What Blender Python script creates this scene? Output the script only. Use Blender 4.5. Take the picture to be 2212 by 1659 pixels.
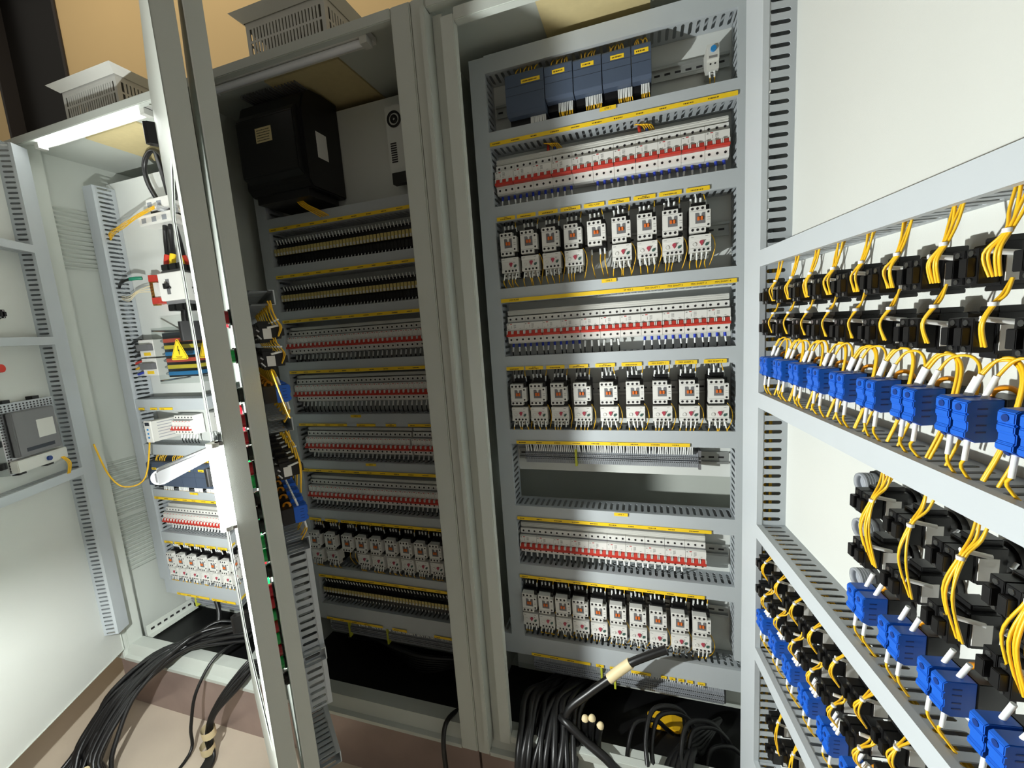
import bpy, bmesh, math, random
from math import sin, cos, pi, radians
from mathutils import Vector, Matrix

random.seed(7)
for o in list(bpy.data.objects):
    bpy.data.objects.remove(o, do_unlink=True)
SC = bpy.context.scene
COL = SC.collection
ZC = 1.45                      # camera height above the floor; heights below are given relative to the lens

# ------------------------------------------------------------------ camera
F_PX = 894.4
cam_d = bpy.data.cameras.new('camera')
cam_d.sensor_width = 36.0
cam_d.lens = 36.0 * F_PX / 2212.0
cam_d.clip_start = 0.02
cam = bpy.data.objects.new('camera', cam_d)
COL.objects.link(cam)
yaw, pitch, roll = 0.30887, 0.13786, -0.06950
Myaw = Matrix(((cos(yaw), sin(yaw), 0), (-sin(yaw), cos(yaw), 0), (0, 0, 1)))
Mb = Matrix(((1, 0, 0), (0, 0, -1), (0, 1, 0)))
Mp = Matrix(((1, 0, 0), (0, cos(pitch), -sin(pitch)), (0, sin(pitch), cos(pitch))))
Mr = Matrix(((cos(roll), -sin(roll), 0), (sin(roll), cos(roll), 0), (0, 0, 1)))
Rw = Mr @ Mp @ Mb @ Myaw
right, down, fwd = Vector(Rw[0]), Vector(Rw[1]), Vector(Rw[2])
M3 = Matrix((right, -down, -fwd)).transposed()
cam.matrix_world = Matrix.Translation((0, 0, ZC)) @ M3.to_4x4()
SC.camera = cam

# ------------------------------------------------------------------ world, exposure
w = bpy.data.worlds.new('world'); SC.world = w
w.use_nodes = True
WB = w.node_tree.nodes['Background']
WB.inputs[0].default_value = (1.0, 0.93, 0.80, 1)
WB.inputs[1].default_value = 0.19
SC.view_settings.view_transform = 'Standard'
SC.view_settings.look = 'None'
SC.view_settings.gamma = 1.0
SC.view_settings.use_curve_mapping = False
SC.view_settings.exposure = 0.0
LED_STRENGTH = 120.0
ASSUMED_LAMP_STRENGTH = 11500.0
TUBE_STRENGTH = 16.0
LED_COLOR = (0.96, 1.0, 0.97)

# added unseen warm light between cabinets and back wall, brightens the wall
ld = bpy.data.lights.new('wall_fill_light', 'AREA'); ld.shape = 'RECTANGLE'; ld.size = 3.0; ld.size_y = 0.25
ld.energy = 15.0; ld.color = (1.0, 0.86, 0.62)
lo = bpy.data.objects.new('wall_fill_light', ld); COL.objects.link(lo); lo.location = (-2.0, 1.05, 3.9); lo.rotation_euler = (radians(22), 0, 0)

# ------------------------------------------------------------------ materials
def lin(c):
    c = c / 255.0
    return c / 12.92 if c <= 0.04045 else ((c + 0.055) / 1.055) ** 2.4

MATS = {}
def mat(name, rgb, rough=0.5, metal=0.0, var=0.06, scale=30.0, bump=0.0, bscale=400.0, spec=0.5, emit=0.0, alpha=None):
    m = bpy.data.materials.new(name); m.use_nodes = True
    nt = m.node_tree; b = nt.nodes['Principled BSDF']
    base = [lin(v) for v in rgb]
    tc = nt.nodes.new('ShaderNodeTexCoord')
    nz = nt.nodes.new('ShaderNodeTexNoise'); nz.inputs['Scale'].default_value = scale; nz.inputs['Detail'].default_value = 4
    nt.links.new(tc.outputs['Object'], nz.inputs['Vector'])
    mx = nt.nodes.new('ShaderNodeMix'); mx.data_type = 'RGBA'
    mx.inputs[6].default_value = [v * (1 - var) for v in base] + [1]
    mx.inputs[7].default_value = [min(1, v * (1 + var)) for v in base] + [1]
    nt.links.new(nz.outputs['Fac'], mx.inputs[0])
    nt.links.new(mx.outputs[2], b.inputs['Base Color'])
    b.inputs['Roughness'].default_value = rough
    b.inputs['Metallic'].default_value = metal
    b.inputs['Specular IOR Level'].default_value = spec
    if bump > 0:
        n2 = nt.nodes.new('ShaderNodeTexNoise'); n2.inputs['Scale'].default_value = bscale
        nt.links.new(tc.outputs['Object'], n2.inputs['Vector'])
        bp = nt.nodes.new('ShaderNodeBump'); bp.inputs['Strength'].default_value = bump; bp.inputs['Distance'].default_value = 0.001
        nt.links.new(n2.outputs['Fac'], bp.inputs['Height']); nt.links.new(bp.outputs['Normal'], b.inputs['Normal'])
    if emit > 0:
        b.inputs['Emission Color'].default_value = base + [1]
        b.inputs['Emission Strength'].default_value = emit
    MATS[name] = m
    return m

mat('paint', (196, 201, 194), 0.42, var=0.03, scale=8, bump=0.25, bscale=900)
mat('panel', (206, 208, 203), 0.45, var=0.03, scale=6, bump=0.2, bscale=700)
mat('zinc_plate', (214, 217, 213), 0.4, var=0.03, scale=10)
mat('duct', (172, 178, 182), 0.5, var=0.04, scale=40)
mat('duct_cover', (184, 190, 194), 0.45, var=0.03, scale=20)
mat('plinth', (160, 140, 133), 0.3, 0.25, var=0.28, scale=7)
mat('white', (226, 225, 220), 0.4, var=0.03)
mat('offwhite', (206, 206, 200), 0.45, var=0.04)
mat('ferrule', (236, 238, 236), 0.35, var=0.04, scale=300)
mat('black', (13, 13, 14), 0.4, var=0.15)
mat('rubber', (15, 15, 16), 0.38, var=0.2, spec=0.6)
mat('hole', (30, 27, 30), 0.5, var=0.1)
mat('grey', (112, 112, 114), 0.5, var=0.05)
mat('midgrey', (148, 152, 158), 0.45, var=0.05)
mat('printgrey', (128, 126, 124), 0.6, var=0.05)
mat('printred', (190, 84, 84), 0.6, var=0.05)
mat('red', (196, 58, 46), 0.4, var=0.06)
mat('dialred', (176, 66, 84), 0.4)
mat('dialgreen', (58, 92, 84), 0.45)
mat('orange', (222, 112, 44), 0.4, var=0.06)
mat('latch', (240, 156, 24), 0.4, var=0.06)
mat('slate', (72, 84, 104), 0.5, var=0.05)
mat('slate_dark', (40, 46, 56), 0.5, var=0.05)
mat('yellow_label', (246, 206, 40), 0.5, var=0.04)
mat('yellow_wire', (240, 188, 32), 0.4, var=0.08)
mat('ink', (92, 70, 20), 0.6, var=0.1)
mat('black_ink', (18, 16, 12), 0.6, var=0.1)
mat('blue', (24, 92, 196), 0.38, var=0.06)
mat('blue_dark', (14, 50, 120), 0.4, var=0.06)
mat('ferrule_blue', (38, 62, 186), 0.4, var=0.06)
mat('bus_blue', (40, 128, 190), 0.4)
mat('bus_yellow', (226, 204, 60), 0.4)
mat('bus_red', (206, 84, 66), 0.4)
mat('brown', (120, 74, 34), 0.5)
mat('brass', (176, 140, 70), 0.35, 0.8)
mat('steel', (178, 180, 182), 0.25, 1.0, var=0.05)
mat('chrome', (205, 207, 210), 0.22, 0.55, var=0.03)
mat('rail', (176, 178, 176), 0.35, 0.7, var=0.05)
mat('cream', (232, 214, 170), 0.55, var=0.06)
mat('filter', (206, 190, 142), 0.8, var=0.08, scale=60)
mat('wall_paint', (232, 206, 158), 0.85, var=0.05, scale=3)
mat('dark_glass', (8, 7, 8), 0.35, var=0.3, scale=5)
mat('frame_grey', (58, 54, 54), 0.5)
mat('green_wire', (30, 126, 96), 0.45)
mat('earth', (196, 200, 60), 0.45)
mat('relay_tan', (196, 178, 108), 0.5, var=0.1, scale=60)
mat('lamp_red', (206, 24, 40), 0.12, var=0.1)
mat('lamp_green', (22, 190, 92), 0.12, var=0.1)
mat('tube_white', (236, 238, 244), 0.35, var=0.02)

# floor: worn polished concrete
m = mat('floor_mat', (206, 192, 174), 0.35, var=0.16, scale=4.5, bump=0.15, bscale=60)

def glass_mat():
    m = bpy.data.materials.new('glass'); m.use_nodes = True
    nt = m.node_tree; nt.nodes.clear()
    out = nt.nodes.new('ShaderNodeOutputMaterial')
    tr = nt.nodes.new('ShaderNodeBsdfTransparent'); tr.inputs[0].default_value = (0.86, 0.88, 0.87, 1)
    gl = nt.nodes.new('ShaderNodeBsdfGlossy'); gl.inputs['Roughness'].default_value = 0.02
    lw = nt.nodes.new('ShaderNodeLayerWeight'); lw.inputs[0].default_value = 0.12
    nz = nt.nodes.new('ShaderNodeTexNoise'); nz.inputs['Scale'].default_value = 3
    mth = nt.nodes.new('ShaderNodeMath'); mth.operation = 'MULTIPLY_ADD'; mth.inputs[1].default_value = 0.02
    nt.links.new(nz.outputs['Fac'], mth.inputs[0]); nt.links.new(lw.outputs['Fresnel'], mth.inputs[2])
    mix = nt.nodes.new('ShaderNodeMixShader')
    nt.links.new(mth.outputs[0], mix.inputs[0])
    nt.links.new(tr.outputs[0], mix.inputs[1]); nt.links.new(gl.outputs[0], mix.inputs[2])
    nt.links.new(mix.outputs[0], out.inputs[0])
    MATS['glass'] = m
glass_mat()

def led_mat(name, strength):
    m = bpy.data.materials.new(name); m.use_nodes = True
    nt = m.node_tree; nt.nodes.clear()
    out = nt.nodes.new('ShaderNodeOutputMaterial'); em = nt.nodes.new('ShaderNodeEmission')
    em.inputs[0].default_value = LED_COLOR + (1,); em.inputs[1].default_value = strength
    nt.links.new(em.outputs[0], out.inputs[0]); MATS[name] = m
led_mat('led', LED_STRENGTH)
led_mat('tube_lit', TUBE_STRENGTH)
led_mat('bulb', ASSUMED_LAMP_STRENGTH)  # emission of the assumed, unseen work lamp

# ------------------------------------------------------------------ mesh collector
class MB:
    def __init__(s): s.v = []; s.f = []; s.smooth = []
    def add(s, vs, fs, sm=False):
        k = len(s.v); s.v += [tuple(p) for p in vs]
        s.f += [tuple(i + k for i in f) for f in fs]; s.smooth += [sm] * len(fs)
        return s
    def box(s, x0, x1, y0, y1, z0, z1):
        s.add([(x0, y0, z0), (x1, y0, z0), (x1, y1, z0), (x0, y1, z0), (x0, y0, z1), (x1, y0, z1), (x1, y1, z1), (x0, y1, z1)],
              [(0, 3, 2, 1), (4, 5, 6, 7), (0, 1, 5, 4), (1, 2, 6, 5), (2, 3, 7, 6), (3, 0, 4, 7)])
        return s
    def cbox(s, x, y, z, a, b, c): return s.box(x - a / 2, x + a / 2, y - b / 2, y + b / 2, z - c / 2, z + c / 2)
    def prism(s, prof, a, b, axis='x'):
        n = len(prof)
        def P(u, v, t):
            return {'x': (t, u, v), 'y': (u, t, v), 'z': (u, v, t)}[axis]
        vs = [P(u, v, a) for u, v in prof] + [P(u, v, b) for u, v in prof]
        fs = [tuple(range(n)), tuple(range(2 * n - 1, n - 1, -1))] + [(i, (i + 1) % n, n + (i + 1) % n, n + i) for i in range(n)]
        return s.add(vs, fs)
    def cyl(s, p, q, r, n=12, r2=None, cap=True, sm=True):
        p, q = Vector(p), Vector(q); d = (q - p).normalized()
        a = d.orthogonal().normalized(); b = d.cross(a); r2 = r if r2 is None else r2
        vs = [p + (a * cos(2 * pi * i / n) + b * sin(2 * pi * i / n)) * r for i in range(n)] + \
             [q + (a * cos(2 * pi * i / n) + b * sin(2 * pi * i / n)) * r2 for i in range(n)]
        s.add(vs, [(i, (i + 1) % n, n + (i + 1) % n, n + i) for i in range(n)], sm)
        if cap: s.add(vs, [tuple(range(n)), tuple(range(2 * n - 1, n - 1, -1))])
        return s
    def ring(s, p, q, r, ri, n=16):
        p, q = Vector(p), Vector(q); d = (q - p).normalized(); a = d.orthogonal().normalized(); b = d.cross(a)
        L = []
        for c, rr in ((p, ri), (p, r), (q, r), (q, ri)):
            L += [c + (a * cos(2 * pi * i / n) + b * sin(2 * pi * i / n)) * rr for i in range(n)]
        fs = []
        for k in range(4):
            k2 = (k + 1) % 4
            fs += [(k * n + i, k * n + (i + 1) % n, k2 * n + (i + 1) % n, k2 * n + i) for i in range(n)]
        return s.add(L, fs, True)
    def dome(s, c, d, r, h, n=14, m=4):
        c, d = Vector(c), Vector(d).normalized(); a = d.orthogonal().normalized(); b = d.cross(a)
        vs = []; fs = []
        for j in range(m):
            t = j / m * pi / 2
            vs += [c + d * (h * sin(t)) + (a * cos(2 * pi * i / n) + b * sin(2 * pi * i / n)) * (r * cos(t)) for i in range(n)]
        vs.append(c + d * h)
        for j in range(m - 1):
            fs += [(j * n + i, j * n + (i + 1) % n, (j + 1) * n + (i + 1) % n, (j + 1) * n + i) for i in range(n)]
        fs += [((m - 1) * n + i, (m - 1) * n + (i + 1) % n, m * n) for i in range(n)]
        return s.add(vs, fs, True)
    def tube(s, pts, r, n=6, sub=4, cap=True):
        P = [Vector(p) for p in pts]
        if sub > 1 and len(P) > 2:
            Q = []
            for i in range(len(P) - 1):
                p0 = P[max(i - 1, 0)]; p1 = P[i]; p2 = P[i + 1]; p3 = P[min(i + 2, len(P) - 1)]
                for k in range(sub):
                    t = k / sub
                    Q.append(0.5 * ((2 * p1) + (p2 - p0) * t + (2 * p0 - 5 * p1 + 4 * p2 - p3) * t * t + (3 * p1 - p0 - 3 * p2 + p3) * t ** 3))
            Q.append(P[-1]); P = Q
        T = [(P[min(i + 1, len(P) - 1)] - P[max(i - 1, 0)]).normalized() for i in range(len(P))]
        a = T[0].orthogonal().normalized(); vs = []
        for i, p in enumerate(P):
            a = (a - T[i] * a.dot(T[i]))
            a = a.normalized() if a.length > 1e-6 else T[i].orthogonal().normalized()
            b = T[i].cross(a)
            vs += [p + (a * cos(2 * pi * k / n) + b * sin(2 * pi * k / n)) * r for k in range(n)]
        L = len(P); fs = []
        for i in range(L - 1):
            fs += [(i * n + k, i * n + (k + 1) % n, (i + 1) * n + (k + 1) % n, (i + 1) * n + k) for k in range(n)]
        s.add(vs, fs, True)
        if cap:
            s.add(vs[:n], [tuple(range(n))]); s.add(vs[-n:], [tuple(range(n))])
        return s
    def slotwall(s, x0, x1, y0, y1, z, th, pitch, sw, sl, caps=5, off=0.0):
        """plate in the x-y plane at height z (thickness th) with a row of round-ended slots running along y"""
        n = max(1, int(round((x1 - x0) / pitch))); p = (x1 - x0) / n; yc = (y0 + y1) / 2 + off
        r = sw / 2; hl = sl / 2 - r
        for i in range(n):
            cx = x0 + (i + 0.5) * p
            cap_pts = [(cx + r * cos(a), yc + hl + r * sin(a)) for a in [pi * k / (caps - 1) for k in range(caps)]]
            cap_pts += [(cx - r * cos(a), yc - hl - r * sin(a)) for a in [pi * k / (caps - 1) for k in range(caps)]]
            m = len(cap_pts); a0 = x0 + i * p; a1 = a0 + p
            outer = []
            for k in range(caps): outer.append((a1 + (a0 - a1) * k / (caps - 1), y1))
            for k in range(caps): outer.append((a0 + (a1 - a0) * k / (caps - 1), y0))
            vs = []
            for zz in (z, z + th):
                vs += [(u, v, zz) for u, v in outer] + [(u, v, zz) for u, v in cap_pts]
            fs = []
            for k in range(m):
                k2 = (k + 1) % m
                fs.append((k, k2, m + k2, m + k)); fs.append((2 * m + k, 3 * m + k, 3 * m + k2, 2 * m + k2))
                fs.append((m + k, m + k2, 3 * m + k2, 3 * m + k))
            s.add(vs, fs)
        return s
    def mesh(s, name, material, smooth_all=False, recalc=True, bevel=0):
        me = bpy.data.meshes.new(name)
        me.from_pydata(s.v, [], s.f)
        me.polygons.foreach_set('use_smooth', [True] * len(s.f) if smooth_all else s.smooth)
        if recalc:
            bm = bmesh.new(); bm.from_mesh(me); bmesh.ops.recalc_face_normals(bm, faces=bm.faces)
            if bevel: 
                bmesh.ops.remove_doubles(bm, verts=bm.verts, dist=1e-6)
                es = [e for e in bm.edges if len(e.link_faces) == 2 and e.calc_face_angle(0) > 0.6]
                bmesh.ops.bevel(bm, geom=es, offset=bevel, segments=2, affect='EDGES', clamp_overlap=True)
            bm.to_mesh(me); bm.free()
        me.materials.append(MATS[material]); me.update()
        return me

def link(name, data, parent=None, loc=(0, 0, 0), rot=None):
    o = bpy.data.objects.new(name, data); COL.objects.link(o)
    o.location = loc
    if rot is not None: o.rotation_euler = rot if isinstance(rot, tuple) else (0, 0, rot)
    if parent is not None: o.parent = parent
    return o

def tag(o, label=None, cat=None, group=None, kind=None):
    if label: o['label'] = label
    if cat: o['category'] = cat
    if group: o['group'] = group
    if kind: o['kind'] = kind
    return o

SMALL = {'terminal_screws', 'screw_holes', 'printing', 'rating_print', 'print', 'wire_holes', 'ridges', 'seam_lines', 'panel_seams', 'slots', 'clamp_screws', 'nameplate_print', 'ribs', 'holes'}
def add_parts(root, parts):
    for p in parts:
        name, me = p[0], p[1]
        subs = p[2] if len(p) > 2 and p[2] else []
        extra = p[3] if len(p) > 3 else {}
        o = link(name, me, root)
        for k, v in extra.items(): o[k] = v
        if name in SMALL: o['kind'] = 'stuff'
        for sname, sme, *rest in subs:
            q = link(sname, sme, o)
            if sname in SMALL: q['kind'] = 'stuff'
            if rest:
                for k, v in rest[0].items(): q[k] = v

def thing(name, label, cat, loc, parts, rot=0.0, group=None, kind=None):
    """loc z is relative to the lens height; parts are in the thing's own frame (front = -Y)"""
    loc = (loc[0], loc[1], loc[2] + ZC)
    if len(parts) == 1 and not (len(parts[0]) > 2 and parts[0][2]):
        o = link(name, parts[0][1], None, loc, rot)
    else:
        o = link(name, None, None, loc, rot); o.empty_display_size = 0.02
        add_parts(o, parts)
    return tag(o, label, cat, group, kind)

CACHE = {}
def cached(key, fn):
    if key not in CACHE: CACHE[key] = fn()
    return CACHE[key]

def text_mesh(body, size, material, bold=0.0):
    def mk():
        cu = bpy.data.curves.new('lettering', 'FONT'); cu.body = body; cu.size = size
        cu.align_x = 'CENTER'; cu.align_y = 'CENTER'; cu.extrude = 0.0001; cu.resolution_u = 2; cu.offset = bold
        o = bpy.data.objects.new('lettering', cu); COL.objects.link(o)
        bpy.context.view_layer.update()
        me = bpy.data.meshes.new_from_object(o.evaluated_get(bpy.context.evaluated_depsgraph_get()))
        bpy.data.objects.remove(o); bpy.data.curves.remove(cu)
        me.transform(Matrix.Rotation(pi / 2, 4, 'X'))
        me.materials.clear(); me.materials.append(MATS[material])
        return me
    return cached(('txt', body, size, material, bold), mk)

def shifted(me, v):
    c = me.copy(); c.transform(Matrix.Translation(v)); return c

ORD = ['first', 'second', 'third', 'fourth', 'fifth', 'sixth', 'seventh', 'eighth', 'ninth', 'tenth', 'eleventh', 'twelfth', 'thirteenth', 'fourteenth', 'fifteenth', 'sixteenth', 'seventeenth', 'eighteenth', 'nineteenth', 'twentieth',
       'twenty-first', 'twenty-second', 'twenty-third', 'twenty-fourth', 'twenty-fifth', 'twenty-sixth', 'twenty-seventh', 'twenty-eighth', 'twenty-ninth', 'thirtieth']

# ------------------------------------------------------------------ reference planes
YF = 0.97          # front faces of the cabinet frames
YP = 1.236         # front face of the mounting plates
YC = 1.161         # front of the wiring-duct covers on the plates
ZT, ZB = 0.763, -1.25
CAB1, CAB2, CAB3 = (-2.115, -1.305), (-1.305, -0.495), (-0.495, 0.315)

class Fr:
    """a hinged door as a frame: s runs from the hinge to the free edge, t out of the inner face"""
    def __init__(self, hx, hy, ex, ey, nx, ny):
        l = math.hypot(ex, ey); self.H = Vector((hx, hy, 0)); self.e = Vector((ex / l, ey / l, 0))
        l = math.hypot(nx, ny); self.n = Vector((nx / l, ny / l, 0))
        self.th = math.atan2(self.n.x, -self.n.y)
        X = Vector((cos(self.th), sin(self.th), 0)); self.sg = 1.0 if X.dot(self.e) > 0 else -1.0
    def p(self, s, z, t=0.0):
        q = self.H + self.e * s + self.n * t
        return (q.x, q.y, z)

a3 = 0.10574
D3 = Fr(0.232, 0.97, sin(a3), -cos(a3), -cos(a3), -sin(a3))
DI = Fr(-1.235, 0.99, 0.79, -0.613, 0.613, 0.79)
DIE = Fr(-1.235 + 0.613 * 0.022, 0.99 + 0.79 * 0.022, 0.79, -0.613, 0.613, 0.79)
DO = Fr(-1.34, 0.95, 0.829, -0.559, 0.559, 0.829)
aL = 0.48457
DL = Fr(-2.06, 0.97, sin(aL), -cos(aL), cos(aL), sin(aL))

# ------------------------------------------------------------------ room
o = link('floor', MB().box(-7, 4, -4, 6, -0.02, 0.0).mesh('floor', 'floor_mat')); tag(o, 'worn grey concrete floor in front of the cabinets', None, kind='structure')
YW = 1.9
wb = MB()
WX0, WX1, WZ0, WZ1 = -4.02, -3.33, 0.3, 3.9
wb.box(-7, WX0, YW, YW + 0.12, 0, 5); wb.box(WX1, 4, YW, YW + 0.12, 0, 5)
wb.box(WX0, WX1, YW, YW + 0.12, 0, WZ0); wb.box(WX0, WX1, YW, YW + 0.12, WZ1, 5)
o = link('wall_back', wb.mesh('wall_back', 'wall_paint')); tag(o, 'tan painted wall behind the cabinets', None, kind='structure')
o = link('window_1', None); tag(o, 'tall dark window opening in the tan wall', None, kind='structure')
link('pane', MB().box(WX0, WX1, YW + 0.07, YW + 0.08, WZ0, WZ1).mesh('pane', 'dark_glass'), o)
fr = MB()
for x in (WX0, WX1 - 0.022): fr.box(x, x + 0.022, YW - 0.01, YW + 0.08, WZ0, WZ1)
fr.box(WX0, WX1, YW - 0.01, YW + 0.08, WZ0, WZ0 + 0.022); fr.box(WX0, WX1, YW - 0.01, YW + 0.08, WZ1 - 0.022, WZ1)
link('window_frame', fr.mesh('window_frame', 'frame_grey'), o)

# ------------------------------------------------------------------ cabinets
def cabinet(x0, x1, label, wl, wr, lips, louvers=False):
    o = link('electrical_cabinet', None, None, (0, 0, ZC)); tag(o, label, 'cabinet', 'floor-standing control cabinets')
    YB = 1.43; t = 0.002
    P = 'paint'
    link('side_panel', MB().box(x0, x0 + t, YF + 0.02, YB, ZB, ZT).mesh('side_panel', P), o)
    link('side_panel', MB().box(x1 - t, x1, YF + 0.02, YB, ZB, ZT).mesh('side_panel', P), o)
    link('rear_panel', MB().box(x0 + t, x1 - t, YB - t, YB, ZB, ZT).mesh('rear_panel', P), o)
    link('roof', MB().box(x0, x1, YF + 0.005, YB, ZT - 0.004, ZT).mesh('roof', P), o)
    bp = MB().box(x0 + t, x1 - t, YF + 0.02, YF + 0.075, ZB, ZB + 0.004).box(x0 + t, x1 - t, 1.3, YB - t, ZB, ZB + 0.004)
    link('bottom_pan', bp.mesh('bottom_pan', P), o)
    link('dark_gland_plate', MB().box(x0 + t, x1 - t, YF + 0.075, 1.3, ZB - 0.002, ZB + 0.001).mesh('dark_gland_plate', 'rubber'), o)  # black plate added so the cabinet bottom looks dark
    # front frame: face plus inward return
    wt, wb_ = 0.026, 0.05
    for (a, b, c) in ((x0, x0 + wl, 1), (x1 - wr, x1, -1)):
        m = MB().box(a + 0.0008, b - 0.0008, YF, YF + 0.02, ZB, ZT)
        xr = b if c > 0 else a
        m.box(min(xr, xr - c * 0.012), max(xr, xr - c * 0.012), YF + 0.02, YF + 0.075, ZB, ZT)
        link('front_post', m.mesh('front_post', P, bevel=0.003), o)
    link('top_rail', MB().box(x0 + wl, x1 - wr, YF, YF + 0.02, ZT - wt, ZT).mesh('top_rail', P, bevel=0.002), o)
    br = MB().prism([(YF, ZB), (YF, ZB + 0.012), (YF + 0.014, ZB + 0.016), (YF + 0.03, ZB + wb_), (YF + 0.075, ZB + wb_), (YF + 0.075, ZB + wb_ - 0.004), (YF + 0.033, ZB + wb_ - 0.004), (YF + 0.02, ZB)], x0 + wl, x1 - wr)
    link('bottom_rail', br.mesh('bottom_rail', P), o)
    if lips:
        for c, xe in ((1, x0 + wl), (-1, x1 - wr)):
            def bx(a, b, y0, y1, nm, z0, z1):
                a, b = xe + c * a, xe + c * b
                link(nm, MB().box(min(a, b), max(a, b), y0, y1, z0, z1).mesh(nm, P, bevel=0.002), o)
            bx(-0.010, 0.004, YF - 0.014, YF + 0.018, 'sealing_lip', ZB + 0.03, ZT - 0.03)
            bx(0.004, 0.032, YF + 0.022, YF + 0.026, 'gasket_channel', ZB + 0.03, ZT - 0.03)
            bx(0.032, 0.066, YF + 0.004, YF + 0.026, 'inner_frame', ZB + 0.05, ZT - 0.05)
        a, b = x0 + wl + 0.066, x1 - wr - 0.066
        link('inner_frame', MB().box(a, b, YF + 0.004, YF + 0.026, ZT - wt - 0.04, ZT - wt - 0.012).mesh('inner_frame', P, bevel=0.002), o)
        link('inner_frame', MB().box(a, b, YF + 0.004, YF + 0.026, ZB + wb_ + 0.006, ZB + wb_ + 0.03).mesh('inner_frame', P, bevel=0.002), o)
    pl = MB().box(x0 + 0.004, x1 - 0.004, YF + 0.012, YF + 0.03, -ZC, ZB)
    pl.box(x0 + 0.004, x0 + 0.02, YF + 0.03, YB, -ZC, ZB).box(x1 - 0.02, x1 - 0.004, YF + 0.03, YB, -ZC, ZB)
    link('plinth', pl.mesh('plinth', 'plinth'), o)
    if louvers:
        for zc in (0.46, -0.55, -0.80):
            for k in range(14):
                z = zc + 0.11 - k * 0.017
                link('louver', cached('louver', lambda: MB().prism([(0, 0), (0.010, -0.003), (0.010, -0.005), (0, -0.012)], 1.06, 1.24, 'y').mesh('louver', 'paint')), o, (x0 + t, 0, z))
    # filter panel under the roof fan
    xc = (x0 + x1) / 2
    link('filter_panel', MB().box(xc - 0.13, xc + 0.13, 1.06, 1.30, ZT - 0.010, ZT - 0.0045).mesh('filter_panel', 'filter'), o)
    return o

cab1 = cabinet(*CAB1, 'open light grey control cabinet with black cables spilling over its sill', 0.05, 0.05, False, True)
cab2 = cabinet(*CAB2, 'dim grey control cabinet holding the black drive unit', 0.05, 0.054, False)
cab3 = cabinet(*CAB3, 'grey control cabinet with stepped door frame and five dark blue controller modules', 0.039, 0.039, True)

# roof fan housings
def roof_fan(xc, label):
    o = link('roof_fan', None, None, (xc, 1.03, ZT + ZC)); tag(o, label, 'fan', 'roof fan housings')
    W, Dp, Hh = 0.134, 0.27, 0.132
    rows = ((0.044, 0.074), (0.080, 0.110))
    def wall(width, along):
        m = MB(); n = 22
        def bx(u0, u1, z0, z1):
            if along == 'x': m.box(u0 - width / 2, u1 - width / 2, 0, 0.002, z0, z1)
            else: m.box(0, 0.002, u0, u1, z0, z1)
        for z0, z1 in ((0, rows[0][0]), (rows[0][1], rows[1][0]), (rows[1][1], Hh)): bx(0, width, z0, z1)
        for z0, z1 in rows:
            bx(0, 0.012, z0, z1); bx(width - 0.012, width, z0, z1)
            for i in range(1, n):
                c = 0.012 + i * (width - 0.024) / n
                bx(c - 0.0034, c + 0.0034, z0, z1)
        return m.mesh('grille', 'offwhite')
    g = cached('fan_front', lambda: wall(2 * W, 'x'))
    link('front_grille', g, o); link('rear_grille', g, o, (0, Dp - 0.002, 0))
    g2 = cached('fan_side', lambda: wall(Dp - 0.004, 'y'))
    link('side_grille', g2, o, (-W, 0.002, 0)); link('side_grille', g2, o, (W - 0.002, 0.002, 0))
    # flared lid
    a, b = W + 0.003, W + 0.028
    vs = [(-a, -0.003, Hh - 0.006), (a, -0.003, Hh - 0.006), (a, Dp + 0.003, Hh - 0.006), (-a, Dp + 0.003, Hh - 0.006),
          (-b, -0.028, Hh + 0.012), (b, -0.028, Hh + 0.012), (b, Dp + 0.028, Hh + 0.012), (-b, Dp + 0.028, Hh + 0.012),
          (-b + .01, -0.018, Hh + 0.016), (b - .01, -0.018, Hh + 0.016), (b - .01, Dp + 0.018, Hh + 0.016), (-b + .01, Dp + 0.018, Hh + 0.016)]
    fs = []
    for k in (0, 4):
        fs += [(k + i, k + (i + 1) % 4, k + 4 + (i + 1) % 4, k + 4 + i) for i in range(4)]
    fs.append((8, 9, 10, 11))
    link('lid', MB().add(vs, fs).mesh('lid', 'offwhite'), o)
    link('motor', cached('fan_motor', lambda: MB().cyl((0, Dp / 2, 0.01), (0, Dp / 2, 0.09), 0.09, 20).mesh('motor', 'black')), o)
roof_fan(-1.727, 'off-white slotted roof fan housing on the cabinet with spilling cables')
roof_fan(-0.906, 'off-white slotted roof fan housing on the cabinet with the black drive')

# mounting plates
thing('mounting_plate', 'light grey mounting plate under the cable-spilling cabinet gear', 'plate', (-1.725, YP, 0), [('plate', MB().box(-0.355, 0.36, 0, 0.003, -1.17, 0.687).mesh('mounting_plate', 'zinc_plate'))])
thing('mounting_plate', 'light grey mounting plate behind the black drive and breaker rows', 'plate', (-0.9, YP, 0), [('plate', MB().box(-0.345, 0.345, 0, 0.003, -1.17, 0.729).mesh('mounting_plate', 'zinc_plate'))])
thing('mounting_plate', 'upper light grey mounting plate behind the dark blue controllers', 'plate', (-0.09, YP, 0), [('plate', MB().box(-0.352, 0.37, 0, 0.003, -0.459, 0.74).mesh('mounting_plate', 'zinc_plate'))])
thing('mounting_plate', 'lower light grey mounting plate below the dark open gap', 'plate', (-0.09, YP, 0), [('plate', MB().box(-0.352, 0.37, 0, 0.003, -1.17, -0.552).mesh('mounting_plate', 'zinc_plate'))])
thing('cross_rail', 'pale steel cross rail under the lowest terminal row of the controller cabinet', 'rail', (-0.09, YP + 0.02, -1.19), [('rail', MB().box(-0.36, 0.38, 0, 0.03, -0.02, 0.015).mesh('cross_rail', 'paint'))])

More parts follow.
